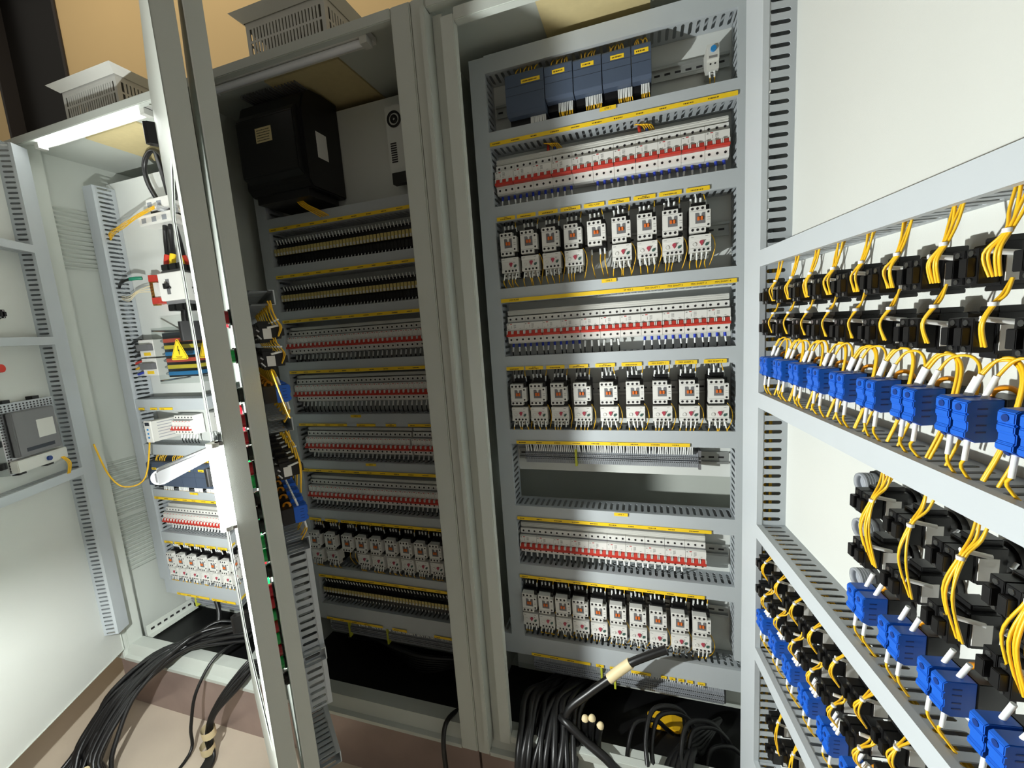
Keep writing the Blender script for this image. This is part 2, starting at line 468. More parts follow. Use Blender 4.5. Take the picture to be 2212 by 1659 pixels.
# ------------------------------------------------------------------ slotted wiring ducts
def duct_parts(L, h, d, pitch=0.0175, sw=0.0078, sl=None, caps=3):
    key = ('duct', round(L, 3), round(h, 3), round(d, 3), pitch, caps)
    def mk():
        sl_ = sl or d - 0.024
        w1 = MB().slotwall(-L / 2, L / 2, -d, 0, h / 2 - 0.0015, 0.0015, pitch, sw, sl_, caps)
        w2 = MB().slotwall(-L / 2, L / 2, -d, 0, -h / 2, 0.0015, pitch, sw, sl_, caps)
        cv = MB().prism([(-d - 0.0022, -h / 2 - 0.001), (-d - 0.0022, h / 2 + 0.001), (-d + 0.007, h / 2 + 0.001), (-d + 0.007, h / 2), (-d, h / 2), (-d, -h / 2), (-d + 0.007, -h / 2), (-d + 0.007, -h / 2 - 0.001)], -L / 2, L / 2)
        bs = MB().box(-L / 2, L / 2, -0.0015, 0, -h / 2 + 0.0015, h / 2 - 0.0015)
        return [('cover', cv.mesh('cover', 'duct_cover')), ('side_wall', w1.mesh('side_wall', 'duct', recalc=False)),
                ('side_wall', w2.mesh('side_wall', 'duct', recalc=False)), ('base', bs.mesh('base', 'duct'))]
    return cached(key, mk)

def duct_h(x0, x1, z0, z1, label, y=YP - 0.001, d=None, group=None, **k):
    d = (YP - YC - 0.003) if d is None else d
    return thing('wiring_duct', label, 'duct', ((x0 + x1) / 2, y, (z0 + z1) / 2), duct_parts(x1 - x0, z1 - z0, d, **k), group=group)

def duct_v(x0, x1, z0, z1, label, y=YP - 0.001, d=None, **k):
    d = (YP - YC - 0.003) if d is None else d
    return thing('wiring_duct', label, 'duct', ((x0 + x1) / 2, y, (z0 + z1) / 2), duct_parts(z1 - z0, x1 - x0, d, **k), rot=(0, pi / 2, 0))

ROW3 = [(.680, .722, 'above the dark blue controllers'), (.492, .530, 'under the dark blue controllers'), (.294, .334, 'over the uppermost contactor row'),
        (.069, .108, 'under the uppermost contactor row'), (-.128, -.088, 'over the second contactor row'), (-.352, -.309, 'under the second contactor row'),
        (-.594, -.551, 'below the dark open gap'), (-.790, -.747, 'over the lowest contactor row')]
for z0, z1, tx in ROW3:
    duct_h(-.387, .226, z0, z1, 'grey slotted wiring duct ' + tx + ' in the controller cabinet')
duct_h(-.461, .268, -1.065, -1.0, 'wide grey slotted wiring duct under the lowest contactor row in the controller cabinet')
duct_v(-.430, -.388, -.999, .720, 'tall grey slotted duct beside the left ends of the controller rows')
duct_v(.227, .268, -.968, .722, 'tall grey slotted duct between the controller rows and the blue-block door')
ROW2 = [(.370, .412, 'under the black drive'), (.215, .255, 'between the two tan relay rows'), (.064, .103, 'under the second tan relay row'),
        (-.113, -.074, 'between the first and second red-lever rows'), (-.301, -.260, 'between the second and third red-lever rows'), (-.471, -.431, 'between the third and fourth red-lever rows'),
        (-.660, -.619, 'over the dim contactor row'), (-.887, -.847, 'under the dim contactor row')]
for z0, z1, tx in ROW2:
    duct_h(-1.197, -.60, z0, z1, 'dim grey slotted wiring duct ' + tx + ' in the drive cabinet')
duct_h(-1.30, -.56, -1.063, -1.0, 'wide dim grey slotted duct below the pale relay row in the drive cabinet')
duct_v(-1.240, -1.198, -.999, .60, 'tall dim grey slotted duct beside the breaker rows of the drive cabinet')
ROW1 = [(-.239, -.195, 'under the warning triangle'), (-.430, -.388, 'over the small controller'), (-.629, -.587, 'under the small controller'), (-.830, -.783, 'over the six contactors')]
for z0, z1, tx in ROW1:
    duct_h(-2.03, -1.40, z0, z1, 'bright grey slotted wiring duct ' + tx + ' in the cable-spilling cabinet')
duct_h(-2.068, -1.40, -1.075, -1.01, 'wide bright grey slotted duct under the six contactors in the cable-spilling cabinet')
duct_v(-2.085, -2.031, -1.009, .66, 'tall bright grey slotted duct beside the warning triangle', d=0.075)

# ------------------------------------------------------------------ doors
def plate_hole(m, x0, x1, z0, z1, hx0, hx1, hz0, hz1, r, y0, y1, n=6):
    inner = []; outer = []
    cs = [(hx1 - r, hz1 - r, 0, x1, z1), (hx0 + r, hz1 - r, 1, x0, z1), (hx0 + r, hz0 + r, 2, x0, z0), (hx1 - r, hz0 + r, 3, x1, z0)]
    for cx, cz, q, ox, oz in cs:
        for k in range(n + 1):
            a = pi / 2 * q + pi / 2 * k / n
            inner.append((cx + r * cos(a), cz + r * sin(a))); outer.append((ox, oz))
    N = len(inner); vs = []
    for y in (y0, y1):
        vs += [(u, y, v) for u, v in outer] + [(u, y, v) for u, v in inner]
    fs = []
    for k in range(N):
        k2 = (k + 1) % N
        fa = [k, k2, N + k2, N + k] if outer[k] != outer[k2] else [k, N + k2, N + k]
        fs.append(tuple(fa)); fs.append(tuple(i + 2 * N for i in reversed(fa)))
        fs.append((N + k, N + k2, 3 * N + k2, 3 * N + k))
        if outer[k] != outer[k2]: fs.append((k, 2 * N + k, 2 * N + k2, k2))
    return m.add(vs, fs)

def hinge_mesh(): return cached('hinge', lambda: MB().box(-0.012, 0.012, -0.006, 0.02, -0.03, 0.03).cyl((0, 0.02, -0.03), (0, 0.02, 0.03), 0.009, 10).mesh('hinge', 'black'))

def door_sheet(name, fr, L, z0, z1, th, label, window=None, material='panel', hinges=(), pan=False):
    o = link(name, None, None, (fr.H.x, fr.H.y, ZC), fr.th); tag(o, label, 'door')
    g = fr.sg
    xs = sorted((0, g * L))
    if window:
        w = window; hx = sorted((g * w[0], g * w[1]))
        link('panel', plate_hole(MB(), xs[0], xs[1], z0, z1, hx[0], hx[1], w[2], w[3], 0.05, 0, -0.002).mesh('panel', material), o)
        link('window_pane', MB().box(hx[0] - 0.01, hx[1] + 0.01, -0.006, -0.003, w[2] - 0.01, w[3] + 0.01).mesh('window_pane', 'glass'), o)
        link('window_gasket', plate_hole(MB(), hx[0] - 0.016, hx[1] + 0.016, w[2] - 0.016, w[3] + 0.016, hx[0], hx[1], w[2], w[3], 0.05, -0.0025, -0.009).mesh('window_gasket', 'rubber'), o)
    else:
        link('panel', MB().box(xs[0], xs[1], 0, 0.002, z0, z1).mesh('panel', material), o)
    y0, y1 = (-th, 0) if (window or pan) else (-0.004, th)
    for nm, a in (('hinge_flange', 0.0), ('free_flange', L - 0.002)):
        a, b = sorted((g * a, g * (a + 0.002)))
        link(nm, MB().box(a, b, y0, y1, z0, z1).mesh(nm, 'paint'), o)
    link('bottom_flange', MB().box(xs[0], xs[1], y0, y1, z0, z0 + 0.002).mesh('bottom_flange', 'paint'), o)
    link('top_flange', MB().box(xs[0], xs[1], y0, y1, z1 - 0.002, z1).mesh('top_flange', 'paint'), o)
    for z in hinges:
        link('hinge', hinge_mesh(), o, (-g * 0.014, 0, z))
    return o

door_sheet('cabinet_door', D3, 0.68, -1.17, 0.74, 0.024, 'open grey inner door carrying blue switch blocks and yellow wires')
door_sheet('cabinet_door', DI, 0.68, -1.17, 0.74, 0.026, 'edge-on grey inner door with red and green lamps on its face', pan=True)
odoor = door_sheet('cabinet_door', DO, 0.751, -1.235, 0.755, 0.033, 'edge-on glazed outer door with chrome lever handle', window=(0.11, 0.64, -0.93, 0.36), material='paint', hinges=(0.632, 0.056, -0.42, -0.95))
door_sheet('cabinet_door', DL, 0.70, -1.20, 0.735, 0.024, 'open grey door carrying the operator screen back', hinges=(0.5, -0.95))

# ------------------------------------------------------------------ device prototypes (x right, -y towards the viewer, z up, y = 0 on the plate)
def disc(m, x, z, d, r, n=10): m.cyl((x, -d, z), (x, -d - 0.0006, z), r, n, sm=False)

def breaker_parts(n, bottom):
    """n-pole miniature circuit breaker; z = 0 on the lever bar"""
    def mk():
        W = 0.018 * n - 0.0005
        prof = [(-.008, -.026), (-.050, -.026), (-.056, -.022), (-.056, -.008), (-.062, -.006), (-.062, .012), (-.064, .0135), (-.064, .034), (-.057, .0355), (-.050, .0355), (-.050, .054), (-.008, .054)]
        b = MB().prism(prof, 0, W)
        for i in range(n):
            b.box(i * .018 + .0004, i * .018 + .0032, -.0715, -.060, .001, .0125); b.box(i * .018 + .0148, i * .018 + .0172, -.0715, -.060, .001, .0125)
        body = b.mesh('body', 'white', bevel=0.0004)
        lv = MB().prism([(-.060, -.0055), (-.073, -.0045), (-.0745, .0005), (-.071, .003), (-.060, .003)], .0006, W - .0006)
        for i in range(n): lv.prism([(-.060, .002), (-.0725, .002), (-.069, .0115), (-.060, .0115)], i * .018 + .0040, i * .018 + .0142)
        sc = MB()
        for i in range(n): disc(sc, i * .018 + .009, .0455, .050, .0031); disc(sc, i * .018 + .009, -.0145, .056, .0031)
        gr = MB().box(0.0005, W - .0005, -.0545, -.0502, .0352, .0375)
        pr = MB()
        for u in range(max(1, n // 3)):
            x = u * .054
            pr.box(x + .0025, x + .0065, -.0643, -.064, .0295, .0315); pr.box(x + .0035, x + .0075, -.0643, -.064, .0165, .0173)
            if n >= 3:
                pr.box(x + .0152, x + .0160, -.0643, -.064, .0190, .0265)
                pr.box(x + .021, x + .0255, -.0643, -.064, .0175, .0183); pr.box(x + .039, x + .0435, -.0643, -.064, .0175, .0183)
                for k in range(4): pr.box(x + .0215, x + .0285, -.0643, -.064, .0212 + k * .0026, .0222 + k * .0026)
        rd = MB().box(.0105, .0165, -.0643, -.064, .0305, .0330)
        parts = [('body', body, [('terminal_screws', sc.mesh('terminal_screws', 'hole')), ('groove', gr.mesh('groove', 'grey')), ('rating_print', pr.mesh('rating_print', 'printgrey')), ('brand_print', rd.mesh('brand_print', 'printred'))]),
                 ('lever', lv.mesh('lever', 'red', bevel=0.0004), None, {'label': 'red lever'})]
        if bottom:
            for i in range(n):
                x = i * .018 + .009
                j = (i * 37 % 5 - 2) * .0004
                if bottom == 'blue':
                    a = MB().cyl((x, -.034, -.026), (x + j, -.036, -.037), .0036, 8).mesh('ferrule', 'ferrule_blue')
                    sl = MB().cyl((x + j, -.036, -.037), (x + j * 3, -.037, -.051), .0024, 8).mesh('marker_sleeve', 'ferrule')
                else:
                    a = MB().cyl((x, -.034, -.026), (x + j, -.036, -.030), .0026, 8).mesh('ferrule', 'rubber')
                    sl = MB().cyl((x + j, -.036, -.029), (x + j * 3, -.039, -.046), .0031, 8).mesh('marker_sleeve', 'ferrule')
                wi = MB().tube([(x + j * 3, -.037, -.046), (x + j * 4, -.036, -.058), (x + j * 4, -.028, -.078)], .0019, 5, 3).mesh('wire', 'rubber')
                parts.append(('ferrule', a, [('marker_sleeve', sl), ('wire', wi)]))
        return parts
    return cached(('mcb', n, bottom), mk)

def contactor_parts(var=0, wires='yellow', sleeves=True, bottom_sleeves=False):
    def mk():
        rnd = random.Random(50 + var)
        body = MB().box(.0015, .0455, -.066, -.004, -.068, .004).box(.006, .040, -.056, -.004, .004, .014).box(.037, .0455, -.072, -.06, -.010, .0035).box(.037, .0455, -.072, -.06, -.0625, -.053)
        fr = MB().prism([(0, 0), (.0365, 0), (.0365, -.0105), (.047, -.0105), (.047, -.0515), (.0365, -.0515), (.0365, -.062), (0, -.062)], -.086, -.062, 'y')
        wn = MB().prism([(.0125, -.0165), (.0195, -.0165), (.0215, -.0195), (.0215, -.0245), (.0265, -.0245), (.0265, -.0195), (.0285, -.0165), (.0345, -.0165), (.0345, -.0415), (.0125, -.0415)], -.0866, -.0855, 'y')
        ac = MB().box(.0168, .0222, -.0895, -.0862, -.0345, -.0258).mesh('actuator', 'orange', bevel=.0006)
        ac2 = MB().box(.0242, .0296, -.0895, -.0862, -.0345, -.0258).mesh('actuator', 'orange', bevel=.0006)
        sc = MB()
        for x in (.006, .0175, .029): disc(sc, x, -.0062, .086, .0032, 12); disc(sc, x, -.0560, .086, .0032, 12)
        disc(sc, .0415, -.0165, .086, .0026); disc(sc, .0415, -.0460, .086, .0026)
        gl = MB().box(0.001, .0365, -.0863, -.086, -.0120, -.0114).box(0.001, .0365, -.0863, -.086, -.0505, -.0499).box(.0392, .0455, -.0863, -.086, -.029, -.0282).box(.0392, .0455, -.0863, -.086, -.0345, -.0337)
        parts = [('housing', body.mesh('housing', 'black')),
                 ('front_cover', fr.mesh('front_cover', 'white', bevel=.0005), [('screw_holes', sc.mesh('screw_holes', 'hole')), ('seam_lines', gl.mesh('seam_lines', 'printgrey')), ('window', wn.mesh('window', 'grey')), ('actuator', ac), ('actuator', ac2)])]
        if sleeves:
            for i, x in enumerate((.006, .0175, .029, .041)):
                dx = rnd.uniform(-.002, .002); r = .0028 if i < 3 else .0022
                z0 = .008 if i < 3 else .001; z1 = .0255 if i < 3 else .019
                sl = MB().cyl((x, -.050, z0), (x + dx, -.053, z1), r, 8).mesh('marker_sleeve', 'ferrule')
                col = 'rubber' if (i < 3 and wires != 'allyellow') else 'yellow_wire'
                wi = MB().tube([(x + dx, -.053, z1 - .001), (x + dx * 2, -.051, z1 + .008), (x + dx * 3 + rnd.uniform(-.003, .003), -.040, z1 + .024)], .0019 if i < 3 else .0013, 5, 3).mesh('wire', col)
                tp = MB().cyl((x, -.046, .000), (x, -.050, z0), .0017, 6).mesh('ferrule', 'black')
                parts.append(('marker_sleeve', sl, [('wire', wi), ('ferrule', tp)]))
            if wires == 'double':
                sl = MB().cyl((.0175, -.058, .022), (.016, -.056, .036), .0020, 8).mesh('marker_sleeve', 'ferrule')
                parts.append(('marker_sleeve', sl))
        if bottom_sleeves:
            for x in (.006, .029, .041):
                sl = MB().cyl((x, -.052, -.064), (x + .001, -.056, -.083), .0026, 8).mesh('marker_sleeve', 'ferrule')
                wi = MB().tube([(x + .001, -.056, -.082), (x, -.058, -.10), (x + .004, -.050, -.125), (x + .006, -.038, -.142)], .0013, 5, 4).mesh('wire', 'yellow_wire')
                parts.append(('marker_sleeve', sl, [('wire', wi)]))
        return parts
    return cached(('ct', var, wires, sleeves, bottom_sleeves), mk)

def overload_parts(var=0, side_wire=True):
    def mk():
        rnd = random.Random(90 + var)
        body = MB().box(.000, .047, -.060, -.01, -.052, .002)
        fr = MB().prism([(-.050, 0), (-.084, 0), (-.084, -.011), (-.082, -.012), (-.082, -.031), (-.084, -.032), (-.084, -.041), (-.050, -.041)], -.0008, .0482)
        sk = MB()
        for k in range(4): sk.box(.003 + k * .0112, .0135 + k * .0112 - .0022, -.073, -.05, -.055, -.041)
        sk.box(.002, .046, -.067, -.05, -.050, -.041)
        hol = MB()
        for k in range(4): disc(hol, .0110 + k * .0100, -.0362, .084, .0029, 12)
        dots = MB()
        for k in range(4): disc(dots, .0075 + k * .0112, -.048, .073, .0024, 8)
        dial = MB().ring((.0105, -.082, -.0225), (.0105, -.0835, -.0225), .0050, .0040, 14).cyl((.0105, -.082, -.0225), (.0105, -.0828, -.0225), .0036, 12)
        red = MB().prism([(.0215, -.0175), (.0240, -.0140), (.0300, -.0140), (.0320, -.0160), (.0290, -.0225), (.0265, -.0265), (.0245, -.0225)], -.0850, -.082, 'y')
        grn = MB().prism([(.0345, -.0240), (.0370, -.0205), (.0425, -.0195), (.0425, -.0235), (.0395, -.0275), (.0355, -.0275)], -.0840, -.082, 'y')
        pr = MB().box(.0345, .0370, -.0823, -.082, -.0145, -.0125).box(.002, .009, -.0843, -.084, -.0055, -.0045).box(.035, .0415, -.0843, -.084, -.0045, -.0035)
        parts = [('housing', body.mesh('housing', 'black')),
                 ('front_cover', fr.mesh('front_cover', 'white', bevel=.0004), [('screw_holes', hol.mesh('screw_holes', 'hole')), ('dial', dial.mesh('dial', 'white')), ('trip_lever', red.mesh('trip_lever', 'dialred'), {'label': 'dark red trip lever'}), ('reset_button', grn.mesh('reset_button', 'dialgreen'), {'label': 'dark green reset button'}), ('print', pr.mesh('print', 'printgrey'))]),
                 ('terminal_skirt', sk.mesh('terminal_skirt', 'offwhite'), [('screw_holes', dots.mesh('screw_holes', 'hole'))])]
        for k in range(4):
            x = .0055 + k * .0112 + rnd.uniform(-.001, .001); dx = rnd.uniform(-.004, .004)
            sl = MB().cyl((x, -.076, -.043), (x + dx, -.078, -.060), .0019, 7).mesh('marker_sleeve', 'ferrule')
            if rnd.random() < .8:
                wi = MB().tube([(x + dx, -.078, -.059), (x + dx * 1.6, -.076, -.067), (x + dx * 1.2 + rnd.uniform(-.004, .004), -.060, -.080)], .0013, 5, 3).mesh('wire', 'yellow_wire')
                parts.append(('marker_sleeve', sl, [('wire', wi)]))
            else: parts.append(('marker_sleeve', sl))
        if side_wire:
            a = rnd.uniform(.004, .009)
            wi = MB().tube([(.047, -.066, .004), (.050 + a * .6, -.072, -.010), (.050 + a, -.073, -.032), (.049 + a * .4, -.066, -.058), (.046, -.054, -.076)], .0012, 5, 4).mesh('wire', 'yellow_wire')
            parts.append(('wire', wi))
        return parts
    return cached(('ol', var, side_wire), mk)

def din_rail(x0, x1, z, label):
    L = x1 - x0
    def mk():
        m = MB().prism([(0, -.0125), (-.0065, -.0125), (-.0065, -.0175), (-.0078, -.0175), (-.0078, -.0115), (-.0012, -.0115), (-.0012, .0115), (-.0078, .0115), (-.0078, .0175), (-.0065, .0175), (-.0065, .0125), (0, .0125)], -L / 2, L / 2)
        return m.mesh('din_rail', 'rail')
    sl = MB()
    k = int(L / .025)
    for i in range(k): sl.cbox(-L / 2 + .012 + i * .025, -.0014, 0, .014, .0004, .005)
    return thing('din_rail', label, 'rail', ((x0 + x1) / 2, YP - .0005, z), [('profile', mk()), ('slots', sl.mesh('slots', 'hole'))])

def dashes(m, x0, x1, z0, z1, y, rnd, two=False):
    x = x0
    while x < x1:
        l = rnd.uniform(.0012, .004)
        if x + l > x1: break
        m.box(x, x + l, y - .00025, y, z0, z1)
        x += l + rnd.uniform(.0006, .0014)

def label_strip(x0, x1, z0, z1, label, y=YC - .0034, words=None, rot=0.0, pos=None, seed=0, group=None, blur=True):
    """flat yellow marking strip, printed"""
    L = x1 - x0; h = z1 - z0
    st = MB().box(-L / 2, L / 2, -.0006, 0, -h / 2, h / 2).mesh('strip', 'yellow_label')
    parts = []
    rnd = random.Random(seed + int(x0 * 1000))
    if words:
        subs = [('lettering', shifted(text_mesh(t, h * .62, 'ink', 0.0), Vector((x - (x0 + x1) / 2, -.0008, 0)))) for x, t in words]
    elif blur:
        pr = MB(); x = -L / 2 + .008
        while x < L / 2 - .03:
            l = rnd.uniform(.016, .026); dashes(pr, x, x + l, -h * .16, h * .10, -.0006, rnd); x += .054
        if L < .06:
            pr = MB(); dashes(pr, -L * .3, L * .3, -h * .26, -h * .02, -.0006, rnd)
            if rnd.random() < .5: dashes(pr, -L * .1, L * .12, h * .12, h * .30, -.0006, rnd)
        subs = [('printing', pr.mesh('printing', 'ink'))]
    else: subs = []
    parts = [('strip', st, subs)]
    loc = pos or ((x0 + x1) / 2, y, (z0 + z1) / 2)
    return thing('label_strip', label, 'label', loc, parts, rot=rot, group=group)

# ------------------------------------------------------------------ controller cabinet (plate 3)
CN = 'of the controller cabinet'
for z, tx in ((.609, 'behind the dark blue controllers'), (.212, 'behind the uppermost contactor row'), (.410, 'behind the uppermost breaker row'), (-.012, 'behind the second breaker row'), (-.200, 'behind the second contactor row'), (-.402, 'carrying the upper terminal row'), (-.678, 'behind the ten lower breakers'), (-.870, 'behind the lowest contactor row'), (-1.105, 'carrying the lowest terminal row')):
    din_rail(-.383, .222, z, 'slotted steel mounting rail ' + tx + ' ' + CN)

def plc(x0, x1, z0, z1, label, yl, cluster, seed, top=True):
    rnd = random.Random(seed); W = x1 - x0; Hh = z1 - z0; d = .098
    body = MB().prism([(-.008, 0), (-.088, 0), (-d, .006), (-d, Hh - .006), (-d + .006, Hh), (-.008, Hh)], .0004, W - .0004).mesh('body', 'slate', bevel=.0006)
    gr = MB().box(.001, W - .001, -d - .0003, -d, Hh * .66, Hh * .66 + .0008).box(.001, W - .001, -d - .0003, -d, Hh * .46, Hh * .46 + .0008)
    parts = [('body', body, [('panel_seams', gr.mesh('panel_seams', 'slate_dark'))])]
    if yl: parts.append(('name_label', MB().box(yl[0] - x0, yl[1] - x0, -d - .0006, -d, Hh * .70, Hh * .70 + .0095).mesh('name_label', 'yellow_label'), [('printing', (lambda m: (dashes(m, yl[0] - x0 + .004, yl[1] - x0 - .004, Hh * .70 + .003, Hh * .70 + .006, -d - .0006, rnd), m)[1])(MB()).mesh('printing', 'ink'))]))
    c0, c1, cz, n = cluster
    parts.append(('terminal_recess', MB().box(.002, W - .002, -.068, -.012, -.016, .0).mesh('terminal_recess', 'black')))
    for i in range(n):
        x = c0 - x0 + (c1 - c0) * (i + .5) / n
        sl = MB().cyl((x, -.0715, -.001), (x + rnd.uniform(-.001, .001), -.0725, -.023), .0017, 6).mesh('marker_sleeve', 'ferrule')
        wi = MB().tube([(x, -.0725, -.022), (x + rnd.uniform(-.002, .002), -.071, -.030), (x, -.060, -.045)], .0011, 5, 3).mesh('wire', 'yellow_wire' if n < 12 else 'rubber')
        parts.append(('marker_sleeve', sl, [('wire', wi)]))
    if top:
        for i in range(6):
            x = W * (.25 + .1 * i)
            parts.append(('wire', MB().tube([(x, -.075, Hh - .004), (x + rnd.uniform(-.004, .004), -.072, Hh + .014), (x + rnd.uniform(-.006, .006), -.05, Hh + .034)], .0015, 5, 3).mesh('wire', 'yellow_wire')))
    thing('plc_module', label, 'controller', (x0, YP, z0), parts)
G = 'dark blue controller module '
plc(-.326, -.2215, .549, .650, 'widest dark blue controller module with two-word yellow tag', (-.282, -.232), (-.268, -.226, -.002, 12), 1)
plc(-.2205, -.1485, .566, .648, G + 'next to the widest one', (-.200, -.168), (-.192, -.153, .020, 9), 2)
plc(-.1475, -.0775, .566, .646, G + 'in the middle of the five', (-.127, -.096), (-.122, -.080, .022, 10), 3)
plc(-.0765, -.0080, .566, .645, G + 'between the middle and the narrowest one', (-.056, -.024), (-.042, -.006, .022, 9), 4)
plc(-.0070, .0385, .566, .645, 'narrowest dark blue controller module at the row end', (.000, .032), (.014, .034, .022, 5), 5)

rl = [('body', MB().prism([(-.008, 0), (-.060, 0), (-.060, .018), (-.066, .020), (-.066, .052), (-.060, .054), (-.008, .054)], 0, .0265).mesh('body', 'offwhite', bevel=.0006), [('screw_holes', (lambda m: (disc(m, .008, .012, .060, .002), disc(m, .018, .012, .060, .002), m)[2])(MB()).mesh('screw_holes', 'hole')), ('printing', (lambda m: (m.box(.004, .022, -.0663, -.066, .022, .027), m)[1])(MB()).mesh('printing', 'printgrey'))]),
      ('knob', MB().cyl((.0133, -.066, .040), (.0133, -.071, .040), .0062, 16).mesh('knob', 'bus_blue'), None, {'label': 'round blue knob'})]
for x in (.008, .018):
    rl.append(('marker_sleeve', MB().cyl((x, -.05, 0), (x, -.053, -.014), .0022, 7).mesh('marker_sleeve', 'ferrule'), [('wire', MB().tube([(x, -.053, -.013), (x, -.05, -.028), (x, -.03, -.045)], .0013, 5, 3).mesh('wire', 'yellow_wire'))]))
thing('timer_relay', 'slim off-white timer relay with round blue knob, alone on the controller rail', 'relay', (.163, YP, .568), rl)

def mcb_row(x0, n, z, poles, label, group, bottom_of=None, pitch=None, comb=True, comb_label='', y=YP):
    for i in range(n):
        b = bottom_of(i) if bottom_of else None
        lb = '%s %s' % (ORD[n - 1 - i], label)
        suffix = {'blue': ' with blue wire ferrules', 'white': ' with white wire sleeves', None: ''}[b]
        thing('circuit_breaker', lb + suffix, 'breaker', (x0 + i * .018 * poles, y, z), breaker_parts(poles, b), group=group + suffix)
    if comb:
        L = n * .018 * poles
        m = MB().box(0, L, -.045, -.02, .057, .0715)
        m2 = MB().box(0, L, -.0465, -.045, .0605, .0612).box(0, L, -.0465, -.045, .066, .0667)
        thing('busbar_cover', comb_label, 'cover', (x0, y, z), [('cover', m.mesh('cover', 'offwhite', bevel=.001), [('ribs', m2.mesh('ribs', 'white'))])])

def bB(i): return None if i == 4 else 'blue'
def bD(i): return 'blue' if i < 4 or i > 6 else ('white' if i in (4, 5) else None)
mcb_row(-.381, 11, .3955, 3, 'three-pole breaker from the blue-block door under the controllers', 'uppermost breaker row', bB, comb_label='long pale busbar cover over the uppermost breaker row of the controller cabinet')
mcb_row(-.378, 11, -.0255, 3, 'three-pole breaker from the blue-block door between the upper contactor rows', 'second breaker row', bD, comb_label='long pale busbar cover over the second breaker row of the controller cabinet')
mcb_row(-.383, 10, -.6905, 3, 'three-pole breaker from the tall duct end below the dark gap', 'third breaker row', lambda i: 'white' if i < 9 else None, comb_label='long ribbed busbar cover over the ten lower breakers of the controller cabinet')

LC = [-.373, -.314, -.253, -.192, -.130, -.067, -.004, .057, .120]
LE = [-.373, -.315, -.253, -.187, -.114, -.044, .025, .092, .161]
LH = [-.383, -.330, -.276, -.223, -.168, -.111, -.054, .002, .061, .118]
for i, x in enumerate(LC):
    lone = i == 4
    thing('contactor', 'white-faced contactor in the uppermost contactor row without relay below it' if lone else '%s contactor from the blue-block door in the uppermost contactor row' % ORD[8 - i],
          'contactor', (x, YP, .259), contactor_parts(i % 4, 'double' if i in (5, 7, 8) else 'yellow', True, lone), group=None if lone else 'uppermost contactor row')
    if not lone: thing('overload_relay', 'overload relay under the %s contactor from the blue-block door in the uppermost row' % ORD[8 - i], 'relay', (x, YP, .1915), overload_parts(i % 4, i != 0), group='overload relays of the uppermost contactor row')
for i, x in enumerate(LE):
    thing('contactor', '%s contactor from the blue-block door in the second contactor row' % ORD[8 - i], 'contactor', (x, YP, -.1695), contactor_parts(i % 4, 'double' if i > 3 else 'yellow'), group='second contactor row')
    thing('overload_relay', 'overload relay under the %s contactor from the blue-block door in the second row' % ORD[8 - i], 'relay', (x, YP, -.2385), overload_parts((i + 1) % 4), group='overload relays of the second contactor row')
for i, x in enumerate(LH):
    thing('contactor', '%s contactor from the blue-block door in the lowest contactor row' % ORD[9 - i], 'contactor', (x, YP, -.839), contactor_parts((i + 2) % 4, 'double' if i > 4 else 'yellow'), group='lowest contactor row')
    thing('overload_relay', 'overload relay under the %s contactor from the blue-block door in the lowest row' % ORD[9 - i], 'relay', (x, YP, -.9085), overload_parts((i + 3) % 4), group='overload relays of the lowest contactor row')

# yellow marking strips
label_strip(-.385, .226, .4925, .5028, 'long yellow marking strip under the dark blue controllers', seed=1)
label_strip(-.385, .226, .069, .0792, 'long yellow marking strip under the uppermost contactor row', seed=2, words=[(-.345, 'MIX PUMP'), (-.03, 'SP MIX 2'), (.03, 'MIX SHAFT 1'), (.085, 'MIX SHAFT 2'), (.14, 'MIX SHAFT 3'), (.195, 'MIX SHAFT 4')])
label_strip(-.368, .116, -.351, -.3415, 'long yellow marking strip over the upper terminal row', seed=3)
label_strip(-.382, .168, -.5945, -.5845, 'long yellow marking strip below the dark open gap', seed=4)
label_strip(-.388, .150, -.7905, -.7805, 'long yellow marking strip over the lowest contactor row', seed=5)
for i, x in enumerate(LC): label_strip(x - .007, x + .046, .2945, .3045, 'yellow tag over the %s contactor from the blue-block door in the uppermost row' % ORD[8 - i], seed=20 + i, group='tags over the uppermost contactors', words=[(x + .02, 'MIX PUMP')] if i == 4 else None)
for i, x in enumerate(LE): label_strip(x - .010, x + .043, -.128, -.118, 'yellow tag over the %s contactor from the blue-block door in the second row' % ORD[8 - i], seed=40 + i, group='tags over the second contactors', words=[(x + .0165, 'MIX SHAFT %d' % (i - 5 if i < 8 else 4))] if i > 5 else None)
label_strip(-.087, -.047, .5205, .530, 'yellow LINE 1 tag on the duct under the controllers', words=[(-.067, 'LINE 1')])
label_strip(-.098, -.060, .0985, .108, 'yellow LINE 2 tag on the duct under the uppermost contactors', words=[(-.079, 'LINE 2')])
label_strip(-.088, -.050, -.5605, -.551, 'yellow LINE 4 tag on the duct below the dark gap', words=[(-.069, 'LINE 4')])
for a, b in ((-.366, -.177), (-.160, -.136), (-.118, -.103), (-.055, .002), (.030, .046), (.054, .070), (.078, .094), (.102, .118), (.130, .150)):
    label_strip(a, b, -1.062, -1.053, 'yellow tag over the lowest terminal row, %s' % ('the longest one' if b - a > .1 else 'the second longest' if b - a > .05 else 'one of the short ones'), seed=int(a * 999), group='short tags over the lowest terminal row' if b - a < .05 else None)

